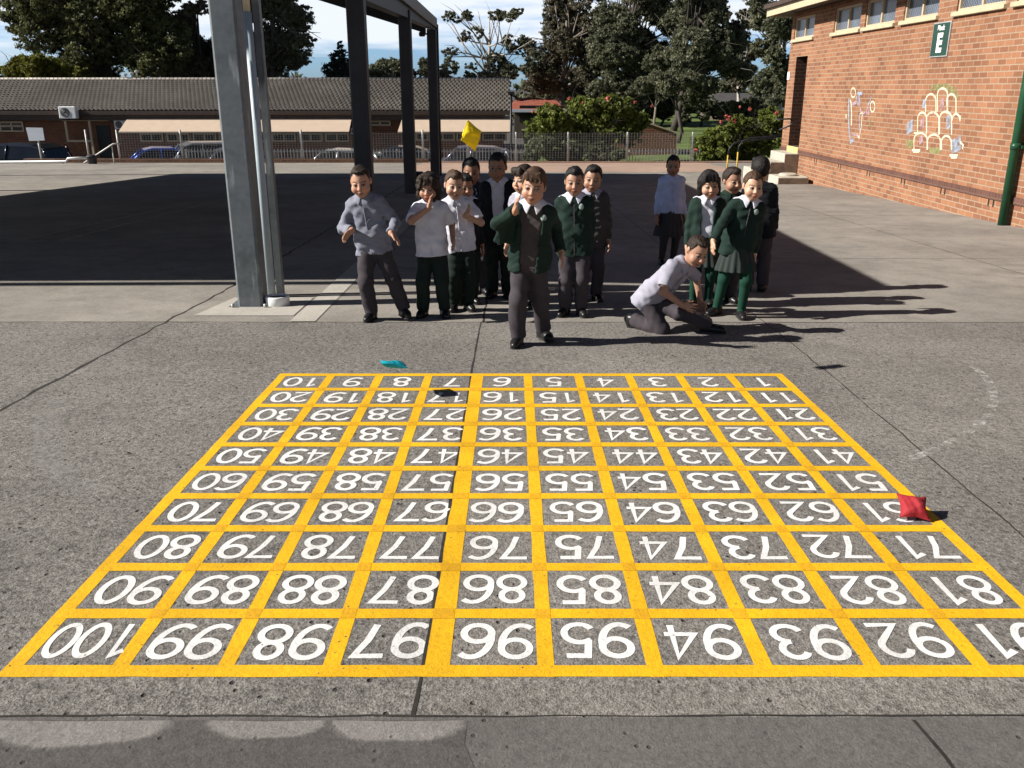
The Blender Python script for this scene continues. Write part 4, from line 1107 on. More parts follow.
nt.links.new(sx.outputs[2], lowm.inputs[0])
inv = nt.nodes.new('ShaderNodeMath'); inv.operation = 'SUBTRACT'; inv.inputs[0].default_value = 1; nt.links.new(lowm.outputs[0], inv.inputs[1]); nt.links.new(inv.outputs[0], tm.inputs[0])
cm = nt.nodes.new('ShaderNodeMath'); cm.operation = 'MULTIPLY'; nt.links.new(cr.outputs[0], cm.inputs[0]); nt.links.new(lowm.outputs[0], cm.inputs[1])
nt.links.new(cm.outputs[0], mx.inputs[0]); nt.links.new(tint.outputs[2], mx.inputs[6]); mx.inputs[7].default_value = (10.0, 10.7, 11.6, 1)
nt.links.new(mx.outputs[2], bg.inputs[0]); bg.inputs[1].default_value = .05
sl = bpy.data.lights.new('sun', 'SUN'); sl.energy = 5.0; sl.angle = R(.5); sl.color = (1, .965, .91)
so = bpy.data.objects.new('sun', sl); COL.objects.link(so)
dv = Vector((math.cos(SUN_EL)*math.cos(SUN_AZ), math.cos(SUN_EL)*math.sin(SUN_AZ), -math.sin(SUN_EL)))
so.rotation_euler = dv.to_track_quat('-Z', 'Y').to_euler(); so.location = (-20, -3, 14)
vs_ = scene.view_settings; vs_.view_transform = 'Standard'; vs_.look = 'None'; vs_.gamma = 1; vs_.exposure = 0.85; vs_.use_curve_mapping = False
scene.cycles.max_bounces = 5; scene.cycles.diffuse_bounces = 3; scene.cycles.glossy_bounces = 3; scene.cycles.transparent_max_bounces = 6
# ------------------------------------------------------------------ people: one signed-distance surface per body and per garment
def nrm(v):
    v = np.asarray(v, float); return v/max(1e-9, np.linalg.norm(v))
class Field:
    def __init__(s): s.ops = []
    def cone(s, a, b, ra, rb, k=.02, cap=False, mode='add', cap0=False):
        a = np.asarray(a, np.float32); b = np.asarray(b, np.float32); r = max(ra, rb)
        lo = np.minimum(a, b)-r; hi = np.maximum(a, b)+r
        ab = b-a; L2 = float(ab@ab)+1e-9; L = math.sqrt(L2)
        def f(X, Y, Z):
            px, py, pz = X-a[0], Y-a[1], Z-a[2]
            t = (px*ab[0]+py*ab[1]+pz*ab[2])/L2
            tc = np.clip(t, 0, 1)
            d = np.sqrt((px-tc*ab[0])**2+(py-tc*ab[1])**2+(pz-tc*ab[2])**2)-(ra+(rb-ra)*tc)
            if cap: d = np.maximum(d, (t-1)*L)
            if cap0: d = np.maximum(d, -t*L)
            return d
        s.ops.append((f, lo, hi, k, mode)); return s
    def ell(s, c, r, k=.02, mode='add', rot=None):
        c = np.asarray(c, np.float32); r = np.asarray(r, np.float32)
        rm = float(r.max()); lo = c-rm; hi = c+rm
        if rot is None: lo = c-r; hi = c+r
        def f(X, Y, Z):
            px, py, pz = X-c[0], Y-c[1], Z-c[2]
            if rot is not None:
                q = [px*rot[0][i]+py*rot[1][i]+pz*rot[2][i] for i in range(3)]; px, py, pz = q
            k0 = np.sqrt((px/r[0])**2+(py/r[1])**2+(pz/r[2])**2)
            k1 = np.sqrt((px/r[0]**2)**2+(py/r[1]**2)**2+(pz/r[2]**2)**2)+1e-6
            return k0*(k0-1)/k1
        s.ops.append((f, lo, hi, k, mode)); return s
    def plane(s, p, n, rad=None, k=0.0):
        """cut away everything on the +n side of p (inside an optional ball)"""
        p = np.asarray(p, np.float32); n = nrm(n).astype(np.float32)
        def f(X, Y, Z): return (X-p[0])*n[0]+(Y-p[1])*n[1]+(Z-p[2])*n[2]
        lo = hi = None
        if rad: lo, hi = p-rad, p+rad
        s.ops.append((f, lo, hi, k, 'cut')); return s
    def fn(s, f, lo, hi, k=.01, mode='add'):
        s.ops.append((f, np.asarray(lo, np.float32), np.asarray(hi, np.float32), k, mode)); return s
    def mesh(s, h, disp=None):
        los = [o[1] for o in s.ops if o[4] == 'add']; his = [o[2] for o in s.ops if o[4] == 'add']
        lo = np.min(los, 0)-3*h-.012; hi = np.max(his, 0)+3*h+.012
        n = np.ceil((hi-lo)/h).astype(int)+1
        ax = [(lo[i]+h*np.arange(n[i])).astype(np.float32) for i in range(3)]
        A = np.full(n, .08, np.float32)
        for f, l, u, k, mode in s.ops:
            if l is None: sl = (slice(None),)*3
            else:
                pad = k+3*h+.012
                i0 = np.maximum(0, ((l-pad-lo)/h).astype(int)); i1 = np.minimum(n, ((u+pad-lo)/h).astype(int)+2)
                if (i1 <= i0).any(): continue
                sl = tuple(slice(i0[i], i1[i]) for i in range(3))
            X = ax[0][sl[0]][:, None, None]; Y = ax[1][sl[1]][None, :, None]; Z = ax[2][sl[2]][None, None, :]
            d = f(X, Y, Z)
            B = A[sl]
            if mode == 'add':
                if k > 0:
                    hh = np.clip(.5+.5*(B-d)/k, 0, 1); A[sl] = B*(1-hh)+d*hh-k*hh*(1-hh)
                else: A[sl] = np.minimum(B, d)
            else:
                e = d if mode == 'cut' else -d
                if k > 0:
                    hh = np.clip(.5-.5*(B-e)/k, 0, 1); A[sl] = B*(1-hh)+e*hh+k*hh*(1-hh)
                else: A[sl] = np.maximum(B, e)
        if disp is not None:
            A += disp(ax[0][:, None, None], ax[1][None, :, None], ax[2][None, None, :]).astype(np.float32)
        return surface_nets(A, lo, h)
def surface_nets(A, org, h):
    S = A < 0
    c = sum(S[i:A.shape[0]-1+i, j:A.shape[1]-1+j, k:A.shape[2]-1+k].astype(np.int8) for i in (0,1) for j in (0,1) for k in (0,1))
    idx = np.argwhere((c > 0) & (c < 8))
    acc = np.zeros((len(idx), 3)); cnt = np.zeros(len(idx))
    I, J, K = idx.T
    cor = [(i, j, k) for i in (0,1) for j in (0,1) for k in (0,1)]
    val = {q: A[I+q[0], J+q[1], K+q[2]] for q in cor}
    for a in cor:
        for d in range(3):
            if a[d]: continue
            b = list(a); b[d] = 1; b = tuple(b)
            va, vb = val[a], val[b]; m = (va < 0) != (vb < 0)
            t = np.where(m, va/np.where(m, va-vb, 1), 0)
            p = np.array(a, float)[None].repeat(len(idx), 0); p[:, d] += t
            acc += p*m[:, None]; cnt += m
    V = org + h*(idx + acc/cnt[:, None])
    ids = np.full(c.shape, -1, np.int32); ids[I, J, K] = np.arange(len(idx))
    Q = []
    for d in range(3):
        s0 = [slice(None)]*3; s1 = [slice(None)]*3; s0[d] = slice(0, -1); s1[d] = slice(1, None)
        a = S[tuple(s0)]; b = S[tuple(s1)]
        e = np.argwhere(a != b); u, v = (d+1) % 3, (d+2) % 3
        ok = (e[:, u] > 0) & (e[:, v] > 0) & (e[:, u] < A.shape[u]-1) & (e[:, v] < A.shape[v]-1)
        e = e[ok]; flip = ~a[tuple(e.T)]
        def g(du, dv):
            q = e.copy(); q[:, u] += du; q[:, v] += dv; return ids[tuple(q.T)]
        q = np.stack([g(-1,-1), g(0,-1), g(0,0), g(-1,0)], 1)
        q[flip] = q[flip][:, ::-1]; Q.append(q)
    return V, np.concatenate(Q)

def folds(amp, seed, fr=1.0, vert=1.0):
    r = np.random.default_rng(seed); W = [(r.normal(size=3)*np.array([26, 26, 30*vert])*fr, r.uniform(0, 6), r.normal(size=3)*14) for _ in range(5)]
    def f(X, Y, Z):
        o = 0
        for w, ph, w2 in W:
            o = o + np.sin(X*w[0]+Y*w[1]+Z*w[2]+ph+1.3*np.sin(X*w2[0]+Y*w2[1]+Z*w2[2]))
        return amp*o*.4
    return f

def cloth_mat(name, c, bump=.25, rough=.85, var=.12, attr=False):
    t = NT(name); v = t.coord()
    n = t.noise(v, 9, 4, .6); col = t.ramp(n, [(.3, tuple(x*(1-var) for x in c)), (.7, tuple(x*(1+var) for x in c))])
    if attr:
        a = t.n.new('ShaderNodeAttribute'); a.attribute_name = 'Col'; col = t.mix(col, a.outputs['Color'], 1, 'MULTIPLY')
    t.color(col); t.set(rough, 0, .2)
    t.b.inputs['Sheen Weight'].default_value = .0
    wv = t.n.new('ShaderNodeTexWave'); wv.inputs['Scale'].default_value = 120; wv.inputs['Distortion'].default_value = 2; t.l(v, wv.inputs['Vector'])
    t.bump(t.math('ADD', t.math('MULTIPLY', wv.outputs['Fac'], .3), t.noise(v, 45, 3)), bump, .004)
    return t.m
def skin_mat():
    t = NT('skin'); a = t.n.new('ShaderNodeAttribute'); a.attribute_name = 'Col'; v = t.coord()
    col = t.mix(a.outputs['Color'], t.ramp(t.noise(v, 18, 3), [(.3, (.9,.86,.85)), (.7, (1.06,1.03,1.02))]), 1, 'MULTIPLY')
    t.color(col); t.set(.5, 0, .35)
    t.b.inputs['Subsurface Weight'].default_value = .12; t.b.inputs['Subsurface Radius'].default_value = (.01, .004, .002); t.b.inputs['Subsurface Scale'].default_value = .6
    return t.m
def hair_mat(name, c):
    t = NT(name); n = t.noise(t.coord((90, 90, 14)), 2, 3, .6)
    t.color(t.ramp(n, [(.3, tuple(x*.55 for x in c)), (.7, tuple(x*1.5 for x in c))])); t.set(.62, 0, .25)
    t.bump(n, .6, .006); return t.m
M['skin'] = skin_mat()
HAIR = {'black': hair_mat('black_hair', (.010,.008,.007)), 'dark': hair_mat('dark_brown_hair', (.022,.013,.008)), 'brown': hair_mat('brown_hair', (.055,.030,.016)), 'light': hair_mat('light_brown_hair', (.11,.065,.035))}
CL = {
 'white': cloth_mat('white_cotton', (.58,.57,.62)), 'grey_shirt': cloth_mat('grey_blue_shirt_cloth', (.19,.195,.235)),
 'blue_shirt': cloth_mat('pale_blue_shirt_cloth', (.42,.47,.64)), 'pale_shirt': cloth_mat('pale_grey_shirt_cloth', (.30,.29,.34)), 'navy': cloth_mat('navy_cloth', (.03,.035,.055)),
 'green': cloth_mat('bottle_green_knit', (.010,.024,.018), .5), 'dark': cloth_mat('near_black_knit', (.008,.009,.012), .5),
 'trouser': cloth_mat('grey_school_trouser_cloth', (.048,.040,.045)), 'trouser_dark': cloth_mat('dark_green_trouser_cloth', (.012,.020,.016)),
 'skirt': cloth_mat('dark_grey_green_pleated_cloth', (.028,.036,.032)), 'tights': cloth_mat('green_tights', (.008,.042,.026)), 'tights_dark': cloth_mat('black_tights', (.045,.042,.042)),
 'vest': cloth_mat('grey_brown_knit_vest', (.060,.051,.051), .6), 'shoe': mat_simple('black_shoe_leather', (.012,.011,.011), .35, 0, .3, 20), 'sole': mat_simple('shoe_sole', (.03,.028,.026), .8),
 'badge': mat_simple('pale_school_badge_thread', (.22,.28,.25), .8, 0, .5, 60),
}
UP = np.array([0, 0, 1.0])
def ik(a, b, l1, l2, pole):
    d = b-a; L = np.linalg.norm(d)
    if L > (l1+l2)*.995: b = a+d/L*(l1+l2)*.995; d = b-a; L = np.linalg.norm(d)
    x = (l1*l1-l2*l2+L*L)/(2*L); hgt = math.sqrt(max(0, l1*l1-x*x)); u = d/L
    p = pole-u*(pole@u); p = nrm(p)
    return a+u*x+p*hgt, b

GROUP_P = 'school children at the number grid'
def person(label, foot, top, y=None, yaw=0, lean=(0,0), hip=(0,0,0), hands=None, feet=None, head=(0,0,0), poles=None, knees=None,
           skin=(.42,.235,.15), hair='dark', style='short', top_wear='shirt', top_col='grey_shirt', sleeves='long', under=None, collar='white',
           bottom='trousers', bot_col='trouser', badge=False, seed=1, hem=.09, smile=1, handdir=None, openw=.03, skirt_len=.20, height=None, res=.0042, extra=None, foot_yaw=(-12, 12), chubby=.90, badge_x=.052, shoe='black'):
    fp = gnd(*foot) if y is None else at(foot[0], foot[1], y)
    gx, gy = fp.x, fp.y; g0 = gz(gy)
    if height is None: height = at(top[0], top[1], gy).z - g0
    s = height/1.15
    def loc(u, v, dy=0.0):
        q = at(u, v, gy+dy*s); return np.array([(q.x-gx)/s, (q.y-gy)/s, (q.z-g0)/s])
    ya = R(yaw); SX = np.array([math.cos(ya), math.sin(ya), 0]); FW = np.array([math.sin(ya), -math.cos(ya), 0])
    P = np.array([0, 0, .555])+np.array(hip, float)
    N = P + np.array([lean[0], lean[1], 0]); dz = math.sqrt(max(.02, .355**2-lean[0]**2-lean[1]**2)); N[2] = P[2]+dz
    T = nrm(N-P)                                     # up the spine
    FWt = nrm(FW-T*(FW@T)); SXt = nrm(np.cross(T, FWt)); SXt = SXt if SXt@SX > 0 else -SXt
    C = P+.72*(N-P)
    # head frame: yaw, pitch (down +), roll
    hy, hp, hr = [R(x) for x in head]; hy += ya
    Rh = np.array(Matrix.Rotation(hy, 3, 'Z') @ Matrix.Rotation(hr, 3, 'Y') @ Matrix.Rotation(hp, 3, 'X'))
    HC = N + T*.088 + np.array([0, 0, .028]) + FW*(.018+.05*max(0, math.sin(hp)))
    HS = .95*(1+.03*math.sin(seed*2.7))
    def H(p): return HC + Rh @ (np.array(p)*HS)
    SH_ = {-1: N-T*.044-SXt*.100, 1: N-T*.044+SXt*.100}
    HP = {-1: P-SXt*.050-T*.01, 1: P+SXt*.050-T*.01}
    hands = hands or {}; feet = feet or {}; poles = poles or {}; knees = knees or {}; handdir = handdir or {}
    W, E, K, A_, FD = {}, {}, {}, {}, {}
    for sd in (-1, 1):
        w = hands.get(sd); w = loc(*w) if w is not None else SH_[sd]+SXt*sd*.045+FW*.03-UP*.345
        pole = np.array(poles.get(sd, -FW*.9+SXt*sd*.2-UP*.2), float)
        E[sd], W[sd] = ik(SH_[sd], w, .185, .170, pole)
        f = feet.get(sd)
        if f is None: a = SX*sd*.062+np.array([0, 0, .062])+FW*0
        elif len(f) == 3: a = np.array(f, float)
        else: a = loc(f[0], f[1], f[2] if len(f) > 2 else 0)
        kp = np.array(knees.get(sd, FW+SX*sd*.12), float)
        K[sd], A_[sd] = ik(HP[sd], a, .255, .245, kp)
        fy = ya+R(foot_yaw[0 if sd < 0 else 1]); FD[sd] = np.array([math.sin(fy), -math.cos(fy), 0])
    root = thing('person', label, 'person', (gx, gy, g0), GROUP_P)
    def emit(F, name, mat, h, disp=None, col=None, parent=None):
        V, Q = F.mesh(h, disp)
        me = np_mesh(name, V*s, Q, True)
        if col is not None: paint(me, col(V) if callable(col) else np.tile(col, (len(V), 1)))
        return link(name, me, mat, parent or root)
    front0 = {'short': .058, 'buzz': .060, 'full': .050, 'tied': .062}.get(style, .056)
    TH = np.array([0, .45, .78, .98, 1.18, 1.36, 1.50, 1.90, 2.15, 3.15]); HLZ = np.array([front0, front0+.005, front0+.004, .036, .006, -.014, .010, .008, -.032, -.060])
    def hairline(x, y): return np.interp(np.arctan2(np.abs(x), -y+.012), TH, HLZ)
    # ---- body
    F = Field(); cb = chubby
    for sd in (-1, 1):
        F.cone(P+SXt*sd*.040, C+SXt*sd*.044, .066*cb, .066*cb, .05)
    for sd in (-1, 1): F.cone(N-T*.03, SH_[sd]-SXt*sd*.02, .045, .036, .04)
    F.cone(N-T*.03, H((0, .012, -.05)), .036, .036, .03)
    for sd in (-1, 1):
        F.cone(SH_[sd], E[sd], .033, .027, .03); F.cone(E[sd], W[sd], .0275, .019, .012)
        F.cone(HP[sd], K[sd], .062, .043, .03); F.cone(K[sd], A_[sd], .042, .028, .02)
        F.cone(A_[sd]-UP*.02, A_[sd]-UP*.03+FD[sd]*.07, .024, .02, .02)
        # hand
        d = nrm(handdir.get(sd, W[sd]-E[sd])); side = SXt*sd
        n = -(side-d*(side@d)); n = nrm(n) if np.linalg.norm(n) > .2 else nrm(-FW+d*(FW@d))
        wv = np.cross(d, n); wv = wv if wv@FW > 0 else -wv            # thumb side looks forward
        w0 = W[sd]
        F.cone(w0, w0+d*.02, .018, .017, .012)
        for j, jw in enumerate((-.014, 0, .014)): F.cone(w0+d*.012+wv*jw*.7, w0+d*.055+wv*jw*1.2, .0115, .0105, .010)
        for j, (o, ln) in enumerate(((.0225, .044), (.0078, .050), (-.0075, .047), (-.0215, .037))):
            b0 = w0+d*.056+wv*o; d1 = nrm(d+wv*o*9+n*.18); b1 = b0+d1*ln*.55; d2 = nrm(d1+n*.45); b2 = b1+d2*ln*.5
            F.cone(b0-d*.01, b1, .0078, .0072, .003); F.cone(b1, b2, .0072, .0060, .002)
        t0 = w0+d*.018+wv*.018; t1 = t0+nrm(d+wv*1.0+n*.2)*.030; t2 = t1+nrm(d*1.2+wv*.35+n*.2)*.026
        F.cone(t0, t1, .0105, .0085, .006); F.cone(t1, t2, .0082, .0070, .002)
    # head
    RT = Rh
    def hell(c, r, k=.02, mode='add'): F.ell(H(c), np.array(r)*HS, k, mode, RT)
    hell((0, .012, .026), (.069, .087, .080), .02)
    hell((0, -.020, -.028), (.058, .063, .071), .035)
    hell((0, -.046, -.078), (.030, .030, .026), .03)
    for sd in (-1, 1):
        hell((sd*.035, -.049, -.042), (.034, .033, .031), .02)
        hell((sd*.070, .016, -.006), (.009, .017, .026), .008)
        hell((sd*.029, -.094, -.002), (.017, .016, .011), .012, 'sub')
        hell((sd*.029, -.066, -.003), (.0165, .0165, .0165), .004)
    F.cone(H((0, -.084, -.004)), H((0, -.097, -.031)), .0065, .0105, .012)
    for sd in (-1, 1): hell((sd*.009, -.090, -.034), (.009, .010, .008), .006)
    hell((0, -.080, -.058), (.019, .013, .0065), .008); hell((0, -.078, -.069), (.017, .013, .0075), .008)
    sk = np.array(skin)*(1+.10*math.sin(seed*1.9)); lip = sk*np.array([.78, .50, .50]); browc = np.array([.016, .011, .008])
    def facecol(V):
        c = np.tile(sk, (len(V), 1)).astype(float)
        q = ((V-HC) @ Rh)/HS; q0 = q.copy(); q = q+np.array([0, 0, .006])                       # head coordinates
        x, yy, z = q.T; fr = yy < -.045
        if style in ('short', 'buzz', 'full', 'tied'):       # cropped scalp hair fading into the skin
            hc_ = {'black': (.012,.010,.009), 'dark': (.020,.013,.009), 'brown': (.045,.026,.015), 'light': (.09,.055,.03)}[hair]
            al = np.clip((q0[:, 2]-hairline(x, yy)+folds(.006, seed+70, 4.0)(V[:, 0], V[:, 1], V[:, 2]))/.010+.5, 0, 1)*(np.linalg.norm(q, axis=1) < .14)*(np.abs(x) < .072)
            al = al[:, None]*.92; c = c*(1-al)+np.array(hc_)*al
        def put(m, col, a=1.0):
            c[m] = c[m]*(1-a)+np.array(col)*a
        put(fr & (((np.abs(x)-.037)/.020)**2+((z+.038)/.018)**2 < 1), sk*np.array([1.12,.88,.84]), .6)
        put(fr & (x**2/.0235**2+((z+.058+.10*x*x/.02)/.012)**2 < 1), lip)
        if smile == 1: put(fr & (x**2/.018**2+((z+.0575-.25*np.abs(x))/.0036)**2 < 1), (.28,.21,.18)); put(fr & (x**2/.018**2+((z+.063-.25*np.abs(x))/.0030)**2 < 1), (.10,.03,.03))
        else: put(fr & (x**2/.019**2+((z+.0585)/.0022)**2 < 1), lip*.35)
        ex = np.abs(x)-.029
        put(fr & (yy < -.06) & ((ex/.0175)**2+((z-.003)/.0105)**2 < 1), sk*.42)
        put(fr & (yy < -.06) & ((ex/.0120)**2+((z-.001)/.0044)**2 < 1), (.36,.33,.30))
        put(fr & (yy < -.06) & ((ex/.0066)**2+((z-.001)/.0055)**2 < 1), (.012,.008,.006))
        put(fr & (yy < -.06) & (np.abs(ex) < .0165) & (np.abs(z-.0075+ex*ex*14) < .0028), (.014,.01,.008))
        put(fr & (np.abs(np.abs(x)-.031) < .0195) & (np.abs(z-.0245+(np.abs(x)-.031)**2*9) < .0040), browc, .8)
        put(fr & (((np.abs(x)-.009)/.005)**2+((z+.034)/.003)**2 < 1) & (yy < -.09), sk*.35)
        return c
    emit(F, 'body', M['skin'], res, None, facecol)
    # ---- hair
    G = Field(); hd0 = folds(.0022 if style != 'curly' else .005, seed*3+1, 3.0, .6); hd1 = folds(.0016, seed*5+2, 8, .5); hd = lambda X, Y, Z: hd0(X, Y, Z)+hd1(X, Y, Z)
    def gell(c, r, k=.015, mode='add'): G.ell(H(c), np.array(r)*HS, k, mode, RT)
    thick = {'short': .009, 'buzz': .004, 'full': .014, 'curly': .020, 'bob': .012, 'tied': .007, 'long': .012}[style]
    gell((0, .014, .030), (.069+thick*.8, .087+thick, .081+thick), .01)
    if style in ('bob', 'long', 'curly'):
        dn = {'bob': -.085, 'long': -.15, 'curly': -.075}[style]
        for sd in (-1, 1):
            G.cone(H((sd*.070, .012, .02)), H((sd*.074, .016, dn)), .028, .026, .03)
            G.cone(H((sd*.040, .055, .02)), H((sd*.042, .055, dn-.01)), .040, .034, .03)
        G.cone(H((0, .070, .02)), H((0, .066, dn-.015)), .045, .036, .03)
        if style == 'curly':
            rr = random.Random(seed)
            for i in range(46):
                a = rr.uniform(.35, 2*math.pi-.35); z = rr.uniform(-.085, .10); rad = .088*math.sqrt(max(.1, 1-max(0, z)**2/.013))
                gell((rad*math.sin(a), .012-rad*1.08*math.cos(a) , z), (.022, .022, .018), .008)
    # clear the face
    if style in ('short', 'buzz', 'full', 'tied'):
        ed = folds(.005, seed+50, 3.4)
        lift = {'short': .004, 'buzz': .010, 'full': .0, 'tied': .002}[style]
        def hl(X, Y, Z):
            dx, dy, dz_ = X-HC[0], Y-HC[1], Z-HC[2]
            x = (dx*Rh[0][0]+dy*Rh[1][0]+dz_*Rh[2][0])/HS; y = (dx*Rh[0][1]+dy*Rh[1][1]+dz_*Rh[2][1])/HS; z = (dx*Rh[0][2]+dy*Rh[1][2]+dz_*Rh[2][2])/HS
            return (hairline(x, y)+lift-z)*.75 + ed(X, Y, Z)
        G.fn(hl, HC-.2, HC+.2, .004, 'cut')
        if style == 'full':
            for x in (-.04, -.015, .012, .036): G.cone(H((x, -.072, .085)), H((x*1.15+.008, -.089, .050)), .022, .010, .012)
    else:
        G.ell(H((0, -.075, -.030)), (.056, .075, .082), .006, 'sub', RT)
        G.ell(H((0, -.075, -.095)), (.052, .085, .055), .006, 'sub', RT)
        for x in (-.045, -.018, .01, .038): G.cone(H((x, -.066, .092)), H((x*1.1, -.086, .046)), .020, .010, .012)
    if style in ('short', 'buzz'):
        gell((.006, -.030, .090), (.046, .046, .024 if style == 'short' else .014), .02)
    if style == 'tied':
        G.ell(H((0, .115, .050)), (.030, .030, .030), .01, 'add', RT)
        G.cone(H((0, .125, .045)), H((.01, .135, -.06)), .024, .012, .012)
    emit(G, 'hair', HAIR[hair], .0046, hd)
    # ---- lower garment
    wz = .06
    if bottom == 'trousers':
        F = Field()
        for sd in (-1, 1): F.cone(P+SXt*sd*.036-T*.03, P+SXt*sd*.034+T*wz*.5, .068, .056, .03)
        for sd in (-1, 1):
            dn = nrm(A_[sd]-K[sd])
            F.cone(HP[sd]-T*.01, K[sd], .069, .056, .025); F.cone(K[sd], A_[sd]-UP*.0+dn*.004, .056, .050, .02, cap=True)
        emit(F, 'trousers', CL[bot_col], .0065, (lambda a_, b_: (lambda X, Y, Z: a_(X, Y, Z)+b_(X, Y, Z)))(folds(.0045, seed, .9, 1.1), folds(.0018, seed+31, 1.7, .9)))
    else:
        F = Field()
        for sd in (-1, 1): F.cone(HP[sd], K[sd], .064, .046, .03); F.cone(K[sd], A_[sd], .045, .032, .02); F.cone(A_[sd]-UP*.02, A_[sd]-UP*.03+FD[sd]*.05, .028, .022, .02)
        F.ell(P, (.095, .08, .07), .04)
        emit(F, 'tights', CL['tights' if bot_col == 'skirt' else 'tights_dark'], .006)
        F = Field(); z1 = P[2]+wz+.02; z0 = P[2]-skirt_len; px, py = P[0], P[1]
        def fs(X, Y, Z):
            lx = (X-px)*SX[0]+(Y-py)*SX[1]; ly = -(X-px)*SX[1]+(Y-py)*SX[0]
            rho = np.sqrt(lx**2+(ly*1.18)**2); th = np.arctan2(ly*1.18, lx)
            t = np.clip((z1-Z)/(z1-z0), 0, 1)
            Rr = .088+.072*t+.007*t*np.cos(17*th+seed)+.006*t*np.cos(5*th+seed*2)
            return np.maximum(np.maximum((rho-Rr)*.85, z0-Z), Z-z1)
        F.fn(fs, (px-.2, py-.2, z0-.01), (px+.2, py+.2, z1+.01), 0)
        emit(F, 'skirt', CL[bot_col] if bot_col in CL else CL['skirt'], .006)
    # ---- shoes
    for sd in (-1, 1):
        F = Field(); a = A_[sd]; dn = nrm(a-K[sd]) if a[2] > .10 else -UP
        f = FD[sd]
        if feet.get(sd) is not None and len(feet[sd]) > 3 and feet[sd][3] == 'toe':      # foot standing on its toes behind
            dn = nrm(-FD[sd]*.8-UP*.5); f = nrm(-UP*.85+FD[sd]*.35)
        F.cone(a+dn*.028-f*.026, a+dn*.032+f*.070, .034, .031, .02); F.cone(a+dn*.034+f*.06, a+dn*.038+f*.105, .034, .026, .02); F.cone(a-f*.01, a+dn*.03, .034, .034, .02)
        F.plane(a+dn*.055, dn)
        o = emit(F, 'shoe', CL['shoe'], .0055)
        F = Field(); F.cone(a+dn*.050-f*.026, a+dn*.050+f*.098, .036, .033, .01); F.plane(a+dn*.0615, dn); F.plane(a+dn*.0505, -dn)
        emit(F, 'sole', CL['sole'], .0045, None, None, o)
    # ---- shirt
    def upper(ti, sl, short, hemlen, openfront=0, name='shirt', mat='white', amp=.003, low=.012, flare=.0):
        F = Field()
        for sd in (-1, 1):
            F.cone(P+SXt*sd*.046-T*(hemlen+.07), P+SXt*sd*.040+T*.08, .077+ti, .068*cb+ti, .04); F.cone(P+SXt*sd*.040+T*.06, C+SXt*sd*.044, .068*cb+ti, .064*cb+ti, .05)
        for sd in (-1, 1): F.cone(N-T*.03, SH_[sd]-SXt*sd*.02, .046+ti*.7, .037+ti*.8, .04)
        F.cone(N-T*.04, N+T*(.010+low), .042+ti*.4, .039+ti*.3, .03, cap=True)
        F.plane(P-T*hemlen, -T)
        if openfront:
            c0 = P+FWt*.12
            def fo(X, Y, Z):
                rx = (X-P[0])*SXt[0]+(Y-P[1])*SXt[1]+(Z-P[2])*SXt[2]
                ry = (X-P[0])*FWt[0]+(Y-P[1])*FWt[1]+(Z-P[2])*FWt[2]
                rz = (X-P[0])*T[0]+(Y-P[1])*T[1]+(Z-P[2])*T[2]
                wdt = openfront*(1+.5*np.clip(rz/.3, -.4, 1))
                return np.maximum(np.abs(rx)-wdt, .012-ry)
            F.fn(fo, P-np.array([.3,.3,.3]), P+np.array([.3,.3,.45]), .006, 'sub')
        for sd in (-1, 1):
            if short:
                e = SH_[sd]+(E[sd]-SH_[sd])*.80; F.cone(SH_[sd], e, .039+sl, .046+sl, .025, cap=True)
            else:
                F.cone(SH_[sd], E[sd], .036+sl, .031+sl, .025); F.cone(E[sd], W[sd]-nrm(W[sd]-E[sd])*.008, .031+sl, .025+sl, .015, cap=True)
        f1, f2 = folds(amp, seed+len(name), 1.0, 1.3), folds(amp*.55, seed+len(name)+9, 2.3, 1.2)
        return emit(F, name, CL[mat], .0058, lambda X, Y, Z: f1(X, Y, Z)+f2(X, Y, Z))
    if under is not None:
        upper(.006, -.012, True, hem-.02, 0, 'shirt', under, .002)
    if top_wear == 'shirt':
        upper(.017, .006, sleeves == 'short', hem, 0, 'shirt', top_col, .0045)
    elif top_wear == 'cardigan':
        upper(.022, .010, False, hem, 0, 'cardigan', top_col, .0048, .0)
    elif top_wear == 'open':
        upper(.024, .010, False, hem, openw, 'cardigan', top_col, .0045, -.012)
    front = N-T*.02+FWt*(.074)
    # collar wings
    if collar:
        F = Field(); tc_ = .026 if top_wear == 'shirt' else .031
        for sd in (-1, 1):
            F.cone(P+SXt*sd*.042+T*.20, C+SXt*sd*.044, .068*cb+tc_, .064*cb+tc_, .05)
            F.cone(N-T*.03, SH_[sd]-SXt*sd*.02, .046+tc_*.72, .037+tc_*.8, .04)
        F.cone(N-T*.04, N+T*.024, .042+tc_*.42, .037+tc_*.38, .03, cap=True)
        def cw(X, Y, Z):
            rx = np.abs((X-N[0])*SXt[0]+(Y-N[1])*SXt[1]+(Z-N[2])*SXt[2]); rt = (X-N[0])*T[0]+(Y-N[1])*T[1]+(Z-N[2])*T[2]
            ry = (X-N[0])*FWt[0]+(Y-N[1])*FWt[1]+(Z-N[2])*FWt[2]
            lim = np.where(ry > .01, np.interp(rx, [0, .007, .030, .046, .064, .2], [.030, .012, -.046, -.026, .004, .05]), -.002)
            return (lim-rt)*.7
        F.fn(cw, N-.5, N+.5, .002, 'cut')
        emit(F, 'collar', CL[collar], .0045)
    if badge:
        th = .0915*cb; c = C+T*.035+SXt*badge_x+FWt*(th-.004-max(0, badge_x-.055)*.6)
        F = Field(); B = np.stack([SXt, FWt, T], 1)
        F.ell(c, (.019, .012, .024), .004, 'add', B); emit(F, 'badge', CL['badge'], .0045)
